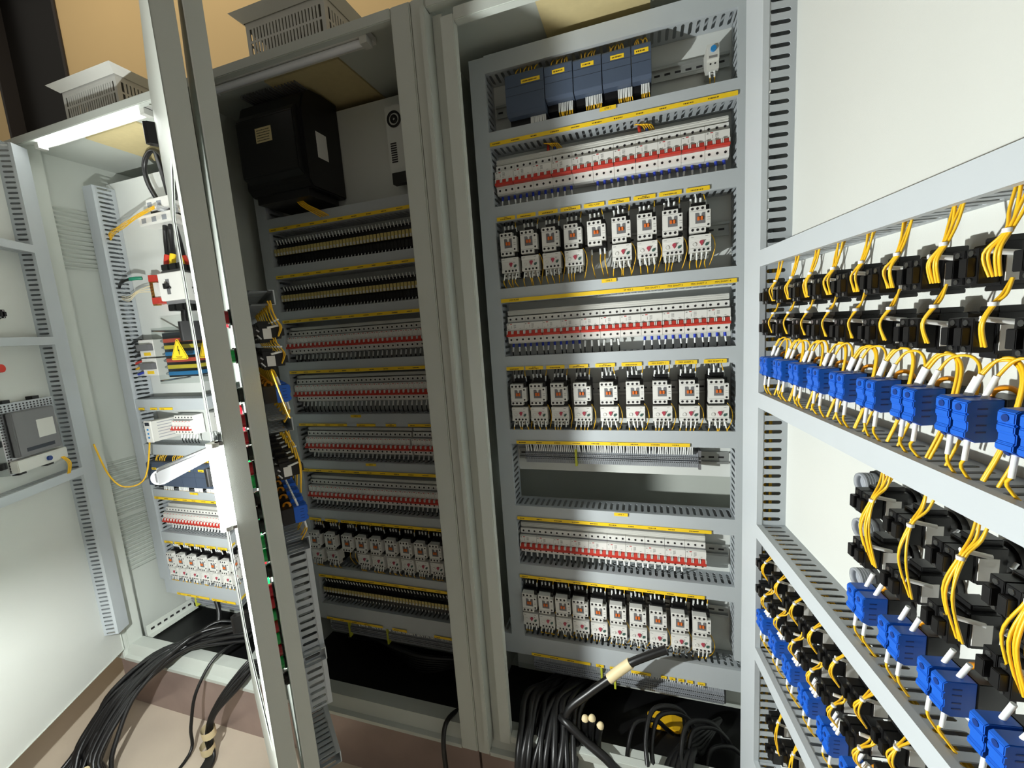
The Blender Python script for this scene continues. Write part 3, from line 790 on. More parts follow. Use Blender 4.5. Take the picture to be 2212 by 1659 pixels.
# coloured lead ends beside the comb cover below the gap
for x, c in ((-.006, 'red'), (.014, 'yellow'), (.030, 'blue')):
    thing('lead_end', 'stubby %s insulated lead end above the ten lower breakers' % c, 'wire', (x, YP - .05, -.605),
          [('insulation', MB().cyl((0, 0, 0), (0, 0, .012), .0048, 10).mesh('insulation', {'red': 'red', 'yellow': 'yellow_label', 'blue': 'blue'}[c])), ('core', MB().tube([(0, 0, .012), (0, .004, .03), (0, .02, .045)], .0035, 6, 3).mesh('core', 'rubber'))])

# terminal rows
def terminal_row(x0, x1, z, label, earths, seed, h=.046, d=.052, pitch=.0054, sleeves=(None, None), dense=1.0):
    rnd = random.Random(seed); m = MB(); sc = MB(); n = int((x1 - x0) / pitch)
    for i in range(n):
        x = i * pitch
        m.prism([(-.008, -h / 2), (-d + .012, -h / 2), (-d + .006, -h * .22), (-d, -h * .20), (-d, -h * .04), (-d + .010, -h * .03), (-d + .010, h * .03), (-d, h * .04), (-d, h * .20), (-d + .006, h * .22), (-d + .012, h / 2), (-.008, h / 2)], x, x + pitch - .0007)
        for zz in (-h * .12, h * .12): disc(sc, x + pitch / 2, zz, d, .0016, 6)
    parts = [('terminal_bank', m.mesh('terminal_bank', 'midgrey'), [('clamp_screws', sc.mesh('clamp_screws', 'hole'))], {'kind': 'stuff'})]
    mark = MB().box(0, n * pitch, -d + .0095, -d + .0085, -h * .03, h * .03)
    parts.append(('marker_groove', mark.mesh('marker_groove', 'slate_dark')))
    for ex in earths:
        parts.append(('earth_terminal', MB().box(ex - x0, ex - x0 + .0058, -d - .003, -.008, -h / 2 - .003, h / 2 + .003).mesh('earth_terminal', 'earth')))
    s0, s1 = sleeves
    if s0 is not None:
        sl = MB(); wi = MB(); x = s0
        while x < s1:
            if rnd.random() < dense:
                dx = rnd.uniform(-.0015, .0015)
                sl.cyl((x - x0, -d + .002, h / 2 - .006), (x - x0 + dx, -d - .006, h / 2 + .019), .0019, 6)
                wi.tube([(x - x0 + dx, -d - .006, h / 2 + .018), (x - x0 + dx, -.03, h / 2 + .038)], .0012, 4, 1)
            x += .0058 if rnd.random() < .8 else .009
        parts.append(('marker_sleeves', sl.mesh('marker_sleeves', 'ferrule'), [('wires', wi.mesh('wires', 'rubber'))], {'kind': 'stuff'}))
    parts.append(('end_clamp', MB().box(n * pitch, n * pitch + .007, -.046, -.004, -h / 2 - .004, h / 2 + .004).mesh('end_clamp', 'grey')))
    return thing('terminal_row', label, 'terminals', (x0, YP, z), parts)
terminal_row(-.351, .142, -.398, 'grey terminal row with white wire sleeves above the dark open gap', [-.197], 5, sleeves=(-.345, .125))
terminal_row(-.364, .206, -1.105, 'grey terminal row under the widest duct of the controller cabinet', [-.148, -.108], 6, h=.060, d=.066, sleeves=(-.06, .150))

# loose wires around the duct slots over the uppermost breakers
def loose(name, label, pts, r, material, group=None, sub=5, n=6, cat='wire'):
    P0 = Vector(pts[0]); me = MB().tube([Vector(p) - P0 for p in pts], r, n, sub).mesh(name, material)
    o = link(name, me, None, (P0.x, P0.y, P0.z + ZC)); return tag(o, label, cat, group)
for x0 in (-.245, -.005):
    for k in range(5):
        loose('yellow_wire', 'yellow wire looping out of the duct over the uppermost breaker row', [(x0 + k * .007, YC + .055, .496), (x0 + .006 + k * .008, YC + .022, .484 - k * .0015), (x0 + .022 + k * .005, YC + .030, .480), (x0 + .03 + k * .006, YC + .058, .470)], .0014, 'yellow_wire', 'wires looping over the uppermost breakers')
    for k, c in enumerate(('red', 'blue')):
        loose('feed_lead', '%s feed lead dropping behind the uppermost breaker row, %s' % (c, 'near the LINE 1 tag' if x0 > -.1 else 'under the second controller module'), [(x0 + .012 + k * .018, YC + .050, .488), (x0 + .013 + k * .018, YC + .040, .474), (x0 + .014 + k * .018, YC + .050, .455)], .0042, {'red': 'red', 'blue': 'blue_dark'}[c])

# ------------------------------------------------------------------ drive cabinet (plate 2)

def relay_row(x0, n, z, label, front, h=.040, pitch=.0128):
    hs = cached(('rel', front, h), lambda: MB().prism([(-.008, -h), (-.060, -h), (-.060, -h * .35), (-.070, -h * .30), (-.070, h * .35), (-.058, h * .42), (-.050, h), (-.008, h)], 0, pitch - .0012).mesh('relay', 'black'))
    ft = cached(('relf', front, h), lambda: MB().box(.0008, pitch - .0020, -.0715, -.0695, -h * .28, h * .34).mesh('relay_front', front))
    tb = cached(('relt', front, h), lambda: MB().box(.0025, pitch - .0040, -.0735, -.0715, -h * .26, -h * .02).mesh('relay_tab', 'offwhite'))
    sl = cached(('rels', front, h), lambda: MB().cyl((.0055, -.055, h * .8), (.0050, -.060, h * 1.22), .0018, 6).cyl((.0055, -.056, -h * .95), (.0055, -.060, -h * 1.25), .0016, 6).mesh('marker_sleeves', 'ferrule'))
    o = link('relay_row', None, None, (x0, YP, z + ZC)); tag(o, label, 'relays')
    for i in range(n):
        r = link('relay', hs, o, (i * pitch, 0, 0))
        link('relay_front', ft, r); link('relay_tab', tb, r); q = link('marker_sleeves', sl, r); q['kind'] = 'stuff'
    return o
relay_row(-1.190, 43, .302, 'dim row of slim black relays with tan fronts just under the black drive', 'relay_tan', .036)
relay_row(-1.188, 43, .148, 'dim second row of slim black relays with tan fronts', 'relay_tan', .034)
relay_row(-1.184, 42, -.944, 'row of slim relays with pale yellow fronts under the dim contactors', 'relay_tan', .030)

for k, (z, x0, n) in enumerate(((-.020, -1.197, 30), (-.191, -1.194, 30), (-.381, -1.176, 24), (-.381, -.738, 5), (-.566, -1.194, 30))):
    rn = ('uppermost', 'second', 'third', 'third', 'lowest')[k]
    for i in range(n):
        lb = '%s white single-pole breaker from the tall duct in the %s dim red-lever row' % (ORD[i], rn) if k != 3 else '%s white single-pole breaker after the gap in the third dim red-lever row' % ORD[i]
        thing('circuit_breaker', lb, 'breaker', (x0 + i * .018, YP, z), breaker_parts(1, 'white'), group='single-pole breakers of the drive cabinet')
    L = n * .018
    thing('busbar_cover', 'pale busbar cover over the %s dim red-lever row%s' % (rn, ', the short piece' if k == 3 else ''), 'cover', (x0, YP, z), [('cover', MB().box(0, L, -.045, -.02, .057, .068).mesh('cover', 'offwhite', bevel=.001))])

XP = [-1.202, -1.132, -1.057, -.996, -.936, -.874, -.815, -.758, -.702]
for i, x in enumerate(XP):
    thing('contactor', '%s contactor from the tall duct in the dim contactor row' % ORD[i] + (', without relay below it' if i == 2 else ''), 'contactor', (x, YP, -.7055), contactor_parts(i % 4, 'allyellow' if i < 2 else 'yellow', True, i == 2), group='contactors of the drive cabinet')
    if i != 2: thing('overload_relay', 'overload relay under the %s contactor of the dim contactor row' % ORD[i], 'relay', (x, YP, -.7725), overload_parts(i % 4, False), group='overload relays of the drive cabinet')
terminal_row(-1.184, -.62, -1.108, 'dark grey terminal row under the widest duct of the drive cabinet', [-1.10, -.93], 9, h=.056, d=.06, sleeves=(-1.05, -.64), dense=.7)
for z, x0, x1, tx in ((.370, -1.19, -.61, 'under the black drive'), (.215, -1.19, -.61, 'between the tan relay rows'), (.064, -1.19, -.61, 'over the uppermost dim red-lever row'), (-.113, -1.19, -.61, 'over the second dim red-lever row'), (-.471, -1.195, -.61, 'over the lowest dim red-lever row'), (-.887, -1.19, -.61, 'over the pale relay row')):
    label_strip(x0, x1, z, z + .0105, 'long yellow marking strip %s in the drive cabinet' % tx, seed=int(z * 500) + 70)
for j, (x0, x1) in enumerate(((-1.182, -.975), (-.935, -.860), (-.82, -.78), (-.735, -.61))):
    label_strip(x0, x1, -.301, -.292, 'yellow strip piece over the third dim red-lever row, the %s one' % ('longest', 'second shortest', 'shortest', 'second longest')[j], seed=80 + j)
for j, (x0, x1) in enumerate(((-1.196, -1.142), (-1.125, -1.068), (-1.055, -.61))):
    label_strip(x0, x1, -.660, -.650, 'yellow strip piece over the dim contactor row, %s' % ('next to the tall duct', 'the middle piece', 'the longest piece')[j], seed=90 + j)
for j, (x0, x1) in enumerate(((-1.18, -.93), (-.89, -.83), (-.72, -.62))):
    label_strip(x0, x1, -1.062, -1.053, 'yellow strip piece over the dim terminal row, the %s one' % ('longest', 'shortest', 'middle-sized')[j], seed=95 + j)
label_strip(-.955, -.913, -.270, -.261, 'small yellow LINE tag over the third dim red-lever row', words=[(-.934, 'LINE 3')])
label_strip(-.918, -.876, -.441, -.432, 'small yellow LINE tag over the lowest dim red-lever row', words=[(-.897, 'LINE 3')])

# black drive
dv = [('housing', MB().prism([(0, 0), (-.150, 0), (-.165, .02), (-.165, .215), (-.150, .262), (-.115, .285), (-.06, .292), (0, .292)], 0, .240).mesh('housing', 'black', bevel=.004)),
      ('front_cover', MB().prism([(-.160, .03), (-.186, .045), (-.186, .205), (-.172, .225), (-.160, .225)], .012, .228).mesh('front_cover', 'rubber', bevel=.003), [('nameplate', MB().box(.085, .145, -.1866, -.186, .135, .176).mesh('nameplate', 'filter')), ('nameplate_print', (lambda m, r: ([dashes(m, .09, .14, .140 + k * .007, .142 + k * .007, -.1866, r) for k in range(5)], m)[1])(MB(), random.Random(3)).mesh('nameplate_print', 'black_ink'))]),
      ('side_label', MB().box(.2402, .2408, -.115, -.070, .095, .170).mesh('side_label', 'white')),
      ('heat_sink', (lambda m: ([m.box(.012 + k * .012, .015 + k * .012, -.15, -.02, .292, .300) for k in range(18)], m)[1])(MB()).mesh('heat_sink', 'grey'), None, {'kind': 'stuff'}),
      ('terminal_cover', MB().box(.02, .22, -.15, -.02, -.022, 0).mesh('terminal_cover', 'black'))]
for k in range(4):
    dv.append(('wire', MB().tube([(.14 + k * .006, -.12, -.015), (.155 + k * .008, -.115, -.035), (.18 + k * .010, -.09, -.055), (.20 + k * .010, -.05, -.075)], .0022, 6, 4).mesh('wire', 'yellow_wire')))
thing('drive_unit', 'large black drive unit with a pale side label near the roof of the dim cabinet', 'drive', (-1.165, YP, .455), dv)
ps = [('housing', MB().box(0, .15, -.058, -.002, 0, .205).mesh('housing', 'zinc_plate', bevel=.002)),
      ('fan_grille', MB().ring((.030, -.058, .165), (.030, -.061, .165), .023, .017, 24).ring((.030, -.058, .165), (.030, -.061, .165), .012, .004, 20).mesh('fan_grille', 'black')),
      ('vent_slots', (lambda m: ([m.box(.010, .030, -.0588, -.058, .045 + k * .0065, .049 + k * .0065) for k in range(9)], m)[1])(MB()).mesh('vent_slots', 'hole'), None, {'kind': 'stuff'}),
      ('terminal_block', MB().box(.012, .14, -.07, -.05, -.02, .012).mesh('terminal_block', 'black'))]
thing('power_supply', 'pale grey power supply with round fan grille beside the black drive', 'power supply', (-.716, YP, .468), ps)

# fluorescent fixtures under the roof rails
def fixture(x0, x1, label, tube):
    L = x1 - x0
    thing('tube_light', label, 'light', (x0, 1.012, .742), [('housing', MB().prism([(-.03, .006), (.0, .012), (.02, .012), (.02, -.004), (-.03, -.004)], 0, L).mesh('housing', 'white')),
          ('tube', MB().cyl((.02, -.012, -.013), (L - .02, -.012, -.013), .0085, 12).mesh('tube', tube)), ('end_cap', MB().box(0, .02, -.024, .002, -.022, -.002).mesh('end_cap', 'offwhite')), ('end_cap', MB().box(L - .02, L, -.024, .002, -.022, -.002).mesh('end_cap', 'offwhite'))])
fixture(-1.98, -1.43, 'glowing white tube light under the roof of the cable-spilling cabinet', 'tube_lit')
fixture(-1.17, -.63, 'unlit white tube light under the roof of the drive cabinet', 'tube_white')

# ------------------------------------------------------------------ incomer cabinet (plate 1)
CS = 'in the cable-spilling cabinet'
sw = [('upper_block', MB().box(.056, .21, -.066, -.004, .052, .090).mesh('upper_block', 'white', bevel=.002)),
      ('lower_block', MB().box(0, .21, -.066, -.004, 0, .038).mesh('lower_block', 'white', bevel=.002)),
      ('switch_core', MB().box(.05, .21, -.050, -.004, .036, .054).mesh('switch_core', 'black')),
      ('pivot', MB().cyl((.140, -.05, .045), (.140, -.082, .045), .010, 14).mesh('pivot', 'chrome'))]
for x, z in ((.030, .018), (.085, .018), (.140, .018), (.075, .070), (.125, .070)):
    sw.append(('terminal_recess', MB().box(x - .012, x + .012, -.0665, -.066, z - .010, z + .008).mesh('terminal_recess', 'midgrey')))
thing('changeover_switch', 'white changeover switch with round pivot below the roof ' + CS, 'switch', (-1.826, YP, .476), sw)
for k in range(6):
    loose('yellow_wire', 'yellow wire running from the tall duct to the white changeover switch', [(-2.045, YC + .03, .450 + k * .004), (-1.98, YC + .016 - k * .003, .472 + (k * 5 % 4) * .004), (-1.90, YC + .004, .482 + (k * 7 % 5) * .0045), (-1.82, YC - .004, .500 + (k * 3 % 4) * .004), (-1.70, YC - .01, .520 + k * .002)], .0014, 'yellow_wire', 'yellow wires to the changeover switch')
loose('power_cable', 'thick black cable arching over the white changeover switch', [(-1.745, YP - .035, .560), (-1.775, YP - .04, .63), (-1.775, YP - .045, .685), (-1.745, YP - .05, .722), (-1.705, YP - .05, .735), (-1.66, YP - .05, .70), (-1.64, YP - .05, .60)], .0085, 'rubber', n=10, cat='cable')
loose('power_cable', 'thick black cable dropping straight into the changeover switch', [(-1.685, YP - .035, .560), (-1.69, YP - .04, .64), (-1.695, YP - .05, .73)], .0085, 'rubber', n=10, cat='cable')
for x, c, nm in ((-1.715, 'red', 'red'), (-1.685, 'yellow_label', 'yellow')):
    cb = thing('power_cable', 'thick black cable with %s end sleeve above the white main breaker' % nm, 'cable', (x, YP, .30), [('cable', MB().tube([(-.02, -.035, .172), (-.006, -.05, .12), (.002, -.06, .06), (.0, -.065, .03)], .0085, 10, 5).mesh('cable', 'rubber')), ('end_sleeve', MB().tube([(.002, -.06, .058), (.0, -.066, .025), (.004, -.07, -.010)], .0105, 10, 4).mesh('end_sleeve', c))])
mc = [('housing', MB().box(0, .13, -.100, -.004, -.004, .120).mesh('housing', 'grey', bevel=.002)), ('front_cover', MB().box(.001, .129, -.116, -.10, .008, .108).mesh('front_cover', 'white', bevel=.002)),
      ('toggle_slot', MB().box(.040, .058, -.1166, -.116, .030, .085).mesh('toggle_slot', 'grey')), ('toggle', MB().box(.034, .064, -.124, -.1165, .050, .056).box(.042, .056, -.130, -.1165, .053, .068).mesh('toggle', 'black'))]
for i in range(3):
    mc.append(('terminal_shroud', MB().box(.004 + i * .042, .040 + i * .042, -.10, -.02, .120, .142).mesh('terminal_shroud', 'black', bevel=.002)))
    mc.append(('terminal_shroud', MB().box(.004 + i * .042, .040 + i * .042, -.10, -.02, -.028, -.004).mesh('terminal_shroud', 'black', bevel=.002)))
thing('main_breaker', 'large white moulded main breaker with black toggle and terminal shrouds', 'breaker', (-1.705, YP, .174), mc)
nt = [('rail', MB().box(0, .024, -.030, -.014, 0, .115).mesh('rail', 'brass')), ('cover_strip', MB().box(.026, .044, -.034, -.02, .028, .088).mesh('cover_strip', 'white'))]
for z in (.004, .092): nt.append(('insulator', MB().prism([(.016, z), (.058, z + .002), (.054, z + .024), (.018, z + .026)], -.042, -.002, 'y').mesh('insulator', 'red')))
for k in range(9): nt.append(('clamp_screw', MB().cyl((.010, -.030, .010 + k * .0118), (.010, -.034, .010 + k * .0118), .0042, 8).mesh('clamp_screw', 'brown')))
thing('neutral_bar', 'brass screw bar on two red insulators beside the main breaker', 'terminals', (-1.886, YP, .183), nt)
loose('earth_cable', 'black cable with green end sleeve reaching the brass screw bar', [(-2.04, YC + .03, .27), (-1.99, YC + .01, .282), (-1.94, YC + .01, .29), (-1.905, YC + .03, .292)], .0055, 'rubber', n=8, cat='cable')
loose('green_sleeve', 'short green sleeve on the cable at the brass screw bar', [(-1.935, YC + .0095, .2905), (-1.915, YC + .018, .292), (-1.900, YC + .032, .2925)], .0072, 'green_wire', n=8, cat='sleeve')
for k in range(3):
    loose('thin_wire', 'thin pale wire sagging to the brass screw bar', [(-2.04, YC + .03, .235 - k * .006), (-1.98, YC + .02, .225 - k * .008), (-1.93, YC + .025, .245 - k * .004), (-1.885, YC + .045, .262 - k * .012)], .0014, 'cream', 'thin wires to the brass bar')
for k in range(2):
    loose('power_cable', 'thick black cable running from the main breaker down to the busbars', [(-1.672 + k * .04, YP - .06, .150), (-1.670 + k * .04, YP - .065, .11), (-1.665 + k * .04, YP - .06, .055)], .013, 'rubber', 'cables between main breaker and busbars', n=10, cat='cable')
bb = [('base', MB().box(0, .30, -.03, -.004, -.005, .175).mesh('base', 'slate_dark'))]
for k, (c, nm) in enumerate((('bus_blue', 'blue'), ('bus_yellow', 'yellow'), ('bus_red', 'red'), ('bus_blue', 'blue'), ('bus_yellow', 'yellow'), ('bus_red', 'red'))):
    z = .012 + k * .0262
    bb.append(('busbar', MB().box(.045, .30, -.060, -.048, z - .0075, z + .0075).mesh('busbar', c, bevel=.001), None, {'label': nm + ' busbar'}))
    bb.append(('bolt', MB().cyl((.030, -.03, z), (.030, -.052, z), .007, 6).cyl((.030, -.052, z), (.030, -.058, z), .0045, 10).mesh('bolt', 'chrome')))
thing('busbar_block', 'black busbar block with red, yellow and blue bars behind the warning triangle', 'busbars', (-1.868, YP, -.105), bb)
ac = [('sheet', MB().box(0, .26, -.004, -.001, 0, .215).mesh('sheet', 'glass'))]
for x, z in ((.010, .012), (.010, .205), (.245, .012), (.245, .205)): ac.append(('standoff', MB().cyl((x, .105, z), (x, -.008, z), .0035, 8).mesh('standoff', 'steel')))
thing('shield_sheet', 'clear shield sheet on steel standoffs over the coloured busbars', 'shield', (-1.80, YP - .106, -.128), ac)
tri = lambda s, y0, y1, m: MB().prism([((cos(a) * s), (sin(a) * s)) for b in (90, 210, 330) for a in [radians(b)]], y0, y1, 'y').mesh('t', m)
def rtri(R, r, y0, y1, m):
    pts = []
    for b in (90, 210, 330):
        cx, cz = cos(radians(b)) * (R - 2 * r), sin(radians(b)) * (R - 2 * r)
        for k in range(5):
            a = radians(b - 60 + 30 * k); pts.append((cx + r * cos(a), cz + r * sin(a)))
    return MB().prism(pts, y0, y1, 'y').mesh('triangle', m)
thing('warning_sign', 'yellow triangular high-voltage sign with lightning bolt', 'sign', (-1.668, YP - .111, -.010), [('plate', rtri(.056, .007, -.001, 0, 'yellow_label'), [('border', rtri(.050, .004, -.0013, -.0011, 'black_ink')), ('field', rtri(.0465, .004, -.0016, -.0013, 'yellow_label')),
      ('bolt', MB().prism([(-.001, .024), (.003, .024), (.0015, .010), (.006, .010), (.003, -.012), (.0005, -.004), (.0015, .005), (-.003, .005)], -.0019, -.0016, 'y').mesh('bolt', 'black_ink')), ('printing', (lambda m, r: (dashes(m, -.018, .018, -.0175, -.0150, -.0016, r), dashes(m, -.013, .013, -.0215, -.0195, -.0016, r), m)[2])(MB(), random.Random(4)).mesh('printing', 'ink'))])])
for j, z in enumerate((-.022, -.098)):
    mt = [('housing', MB().box(0, .085, -.055, -.004, 0, .070).mesh('housing', 'white', bevel=.001)), ('core', MB().box(.008, .082, -.072, -.055, .026, .052).mesh('core', 'grey', bevel=.001)), ('tag', MB().box(.022, .062, -.0556, -.055, .006, .019).mesh('tag', 'yellow_label'))]
    thing('current_transformer', '%s white and grey transformer block with yellow tag beside the busbars' % ('upper' if j == 0 else 'lower'), 'transformer', (-1.975, YP, z), mt)
for k, (c, z) in enumerate((('rubber', .050), ('rubber', .030), ('rubber', .012), ('rubber', -.008), ('red', -.035), ('yellow_wire', -.058), ('ferrule_blue', -.082))):
    loose('lead', ('black' if k < 4 else ('red-ended', 'yellow-ended', 'blue-ended')[k - 4]) + ' lead from the tall duct to the transformer blocks', [(-2.04, YC + .035, z - .012), (-2.01, YC + .03, z - .006), (-1.972, YC + .03, z)], .005, c, 'leads to the transformer blocks' if k < 4 else None)
mtr = [('housing', MB().box(0, .036, -.136, -.004, 0, .082).mesh('housing', 'offwhite', bevel=.0015)), ('bezel', MB().box(-.001, .037, -.139, -.134, -.002, .084).mesh('bezel', 'white', bevel=.001)), ('display', MB().box(.006, .030, -.1396, -.139, .066, .079).mesh('display', 'slate_dark'))]
for k in range(3): mtr.append(('button', MB().cyl((.018, -.139, .018 + k * .016), (.018, -.141, .018 + k * .016), .004, 10).mesh('button', 'bus_blue')))
mtr.append(('vent_slots', (lambda m: ([m.box(.0358, .0364, -.115, -.05, .012 + k * .012, .015 + k * .012) for k in range(6)], m)[1])(MB()).mesh('vent_slots', 'midgrey'), None, {'kind': 'stuff'}))
thing('meter', 'deep narrow off-white meter with three blue buttons ' + CS, 'meter', (-1.893, YP, -.356), mtr)
for i in range(6): thing('circuit_breaker', '%s single-pole breaker beside the deep narrow meter' % ORD[i], 'breaker', (-1.855 + i * .018, YP, -.322), breaker_parts(1, 'white'), group='breakers beside the meter')
for i in range(22): thing('circuit_breaker', '%s single-pole breaker from the tall duct in the bright row under the small controller' % ORD[i], 'breaker', (-2.012 + i * .018, YP, -.733), breaker_parts(1, 'white'), group='bright breaker row under the small controller')
thing('busbar_cover', 'bright pale busbar cover over the row under the small controller', 'cover', (-2.0, YP, -.733), [('cover', MB().box(0, .40, -.045, -.02, .057, .0715).mesh('cover', 'offwhite', bevel=.001))])
plc(-2.000, -1.893, -.562, -.457, 'widest slate blue controller module behind the chrome handle', (-1.967, -1.94), (-1.96, -1.90, -.004, 8), 31)
plc(-1.892, -1.800, -.562, -.457, 'second slate blue controller module behind the chrome handle', (-1.872, -1.845), (-1.87, -1.81, .006, 9), 32)
plc(-1.799, -1.725, -.562, -.457, 'third slate blue controller module behind the chrome handle', (-1.775, -1.745), (-1.78, -1.73, .006, 9), 33)
plc(-1.724, -1.650, -.562, -.457, 'slate blue controller module by the glazed door behind the chrome handle', (-1.70, -1.67), (-1.71, -1.66, .006, 9), 34)
for i, x in enumerate((-2.006, -1.944, -1.880, -1.817, -1.754, -1.690, -1.627)):
    thing('contactor', '%s bright contactor from the tall duct under the small controller' % ORD[i], 'contactor', (x, YP, -.874), contactor_parts(i % 4), group='bright contactors of the cable-spilling cabinet')
    thing('overload_relay', 'overload relay under the %s bright contactor' % ORD[i], 'relay', (x, YP, -.941), overload_parts(i % 4, False), group='bright overload relays')
    label_strip(x - .006, x + .046, -.830, -.820, '%s small yellow tag over the bright contactors' % ORD[i], seed=200 + i, group='tags over the bright contactors')
label_strip(-2.02, -1.62, -.629, -.618, 'long yellow marking strip over the bright breaker row', seed=210)
label_strip(-1.80, -1.755, -.597, -.588, 'small yellow LINE tag over the bright breaker row', words=[(-1.777, 'LINE 1')])
for j, (a, b) in enumerate(((-2.01, -1.975), (-1.94, -1.90), (-1.885, -1.81))): label_strip(a, b, -.239, -.229, 'yellow tag on the duct over the meter, the %s one' % ('shortest', 'middle', 'longest')[j], seed=220 + j)
label_strip(-1.995, -1.80, -1.074, -1.064, 'long yellow strip over the bright terminal row', seed=230); label_strip(-1.785, -1.65, -1.074, -1.064, 'shorter yellow strip over the bright terminal row', seed=231)
terminal_row(-1.95, -1.45, -1.11, 'bright grey terminal row under the six bright contactors', [-1.925], 12, h=.05, d=.055, sleeves=(-1.78, -1.5))
din_rail(-2.02, -1.42, -.870 - .035, 'slotted steel mounting rail behind the bright contactors')
thing('cable_bracket', 'perforated pale steel cable bracket over the spilling cables', 'bracket', (-1.99, 1.19, -1.17), [('bracket', (lambda m: (m.box(0, .003, -.17, .02, 0, .045), m.box(0, .03, -.17, .02, 0, .003), m)[2])(MB()).mesh('bracket', 'paint')), ('holes', (lambda m: ([m.box(.003, .0034, -.155 + k * .025, -.141 + k * .025, .018, .027) for k in range(7)], m)[1])(MB()).mesh('holes', 'hole'), None, {'kind': 'stuff'})])

# ------------------------------------------------------------------ door gear
def put(fr, name, label, cat, s, z, parts, t=0.0, group=None):
    return thing(name, label, cat, fr.p(s, z, t), parts, rot=fr.th, group=group)

def door_duct(fr, s0, s1, z0, z1, label, T=.05, pitch=.0152, caps=5):
    return put(fr, 'wiring_duct', label, 'duct', (s0 + s1) / 2, (z0 + z1) / 2, duct_parts(s1 - s0, z1 - z0, T - .003, pitch=pitch, sw=.0060, sl=.030, caps=caps))
def door_duct_v(fr, s0, s1, z0, z1, label, T=.05, pitch=.0168, caps=6):
    p = fr.p((s0 + s1) / 2, (z0 + z1) / 2, 0)
    return thing('wiring_duct', label, 'duct', p, duct_parts(z1 - z0, s1 - s0, T - .003, pitch=pitch, sw=.0068, sl=.030, caps=caps), rot=(0, pi / 2, fr.th))

def switch_block_parts(side, var):
    """black switch body behind the panel; side = local x direction that faces the free edge"""
    def mk():
        rnd = random.Random(300 + var); g = side
        def bx(m, a, b, y0, y1, z0, z1): m.box(min(a * g, b * g), max(a * g, b * g), y0, y1, z0, z1); return m
        ring = MB().cyl((0, 0, 0), (0, -.006, 0), .0150, 18).cyl((0, -.006, 0), (0, -.015, 0), .0115, 16)
        body = bx(MB(), -.0130, .0130, -.036, -.014, -.0165, .0150); bx(body, -.0085, .0085, -.032, -.014, .015, .0200); bx(body, -.0085, .0085, -.030, -.014, -.0205, -.0165)
        el = bx(MB(), -.0120, -.0005, -.050, -.036, -.0145, .0120); bx(el, .0005, .0120, -.050, -.036, -.0145, .0120)
        bx(el, -.0100, -.0025, -.056, -.050, -.0090, .0050); bx(el, .0025, .0100, -.056, -.050, -.0090, .0050)
        sc = MB(); 
        for x in (-.006, .006): sc.cyl((x, -.050, .0085), (x, -.0512, .0085), .0024, 8).cyl((x, -.050, -.0118), (x, -.0512, -.0118), .0020, 8)
        lb = bx(MB(), .0130, .0136, -.034, -.020, -.0135, .0060)
        bl = bx(MB(), .0131, .0137, -.0495, -.0385, .0020, .0095)
        a = rnd.uniform(-.002, .002)
        sl = MB().cyl((.0125 * g, -.047, .0110 + a), (.0165 * g, -.028, .0075 + a), .0021, 8)
        tie = MB().cyl((.015 * g, -.010, -.006), (.0165 * g, -.016, -.014), .0018, 6).cyl((.015 * g, -.010, .004), (.0165 * g, -.014, .000), .0018, 6)
        return [('mounting_ring', ring.mesh('mounting_ring', 'rubber')), ('switch_body', body.mesh('switch_body', 'black', bevel=.0006), [('label_plate', lb.mesh('label_plate', 'white'))]),
                ('contact_elements', el.mesh('contact_elements', 'black', bevel=.0005), [('terminal_screws', sc.mesh('terminal_screws', 'steel'), {'kind': 'stuff'})]),
                ('marker_sleeve', sl.mesh('marker_sleeve', 'ferrule')), ('clamp_screws', tie.mesh('clamp_screws', 'chrome'), None, {'kind': 'stuff'})]
    return cached(('sb', side, var), mk)

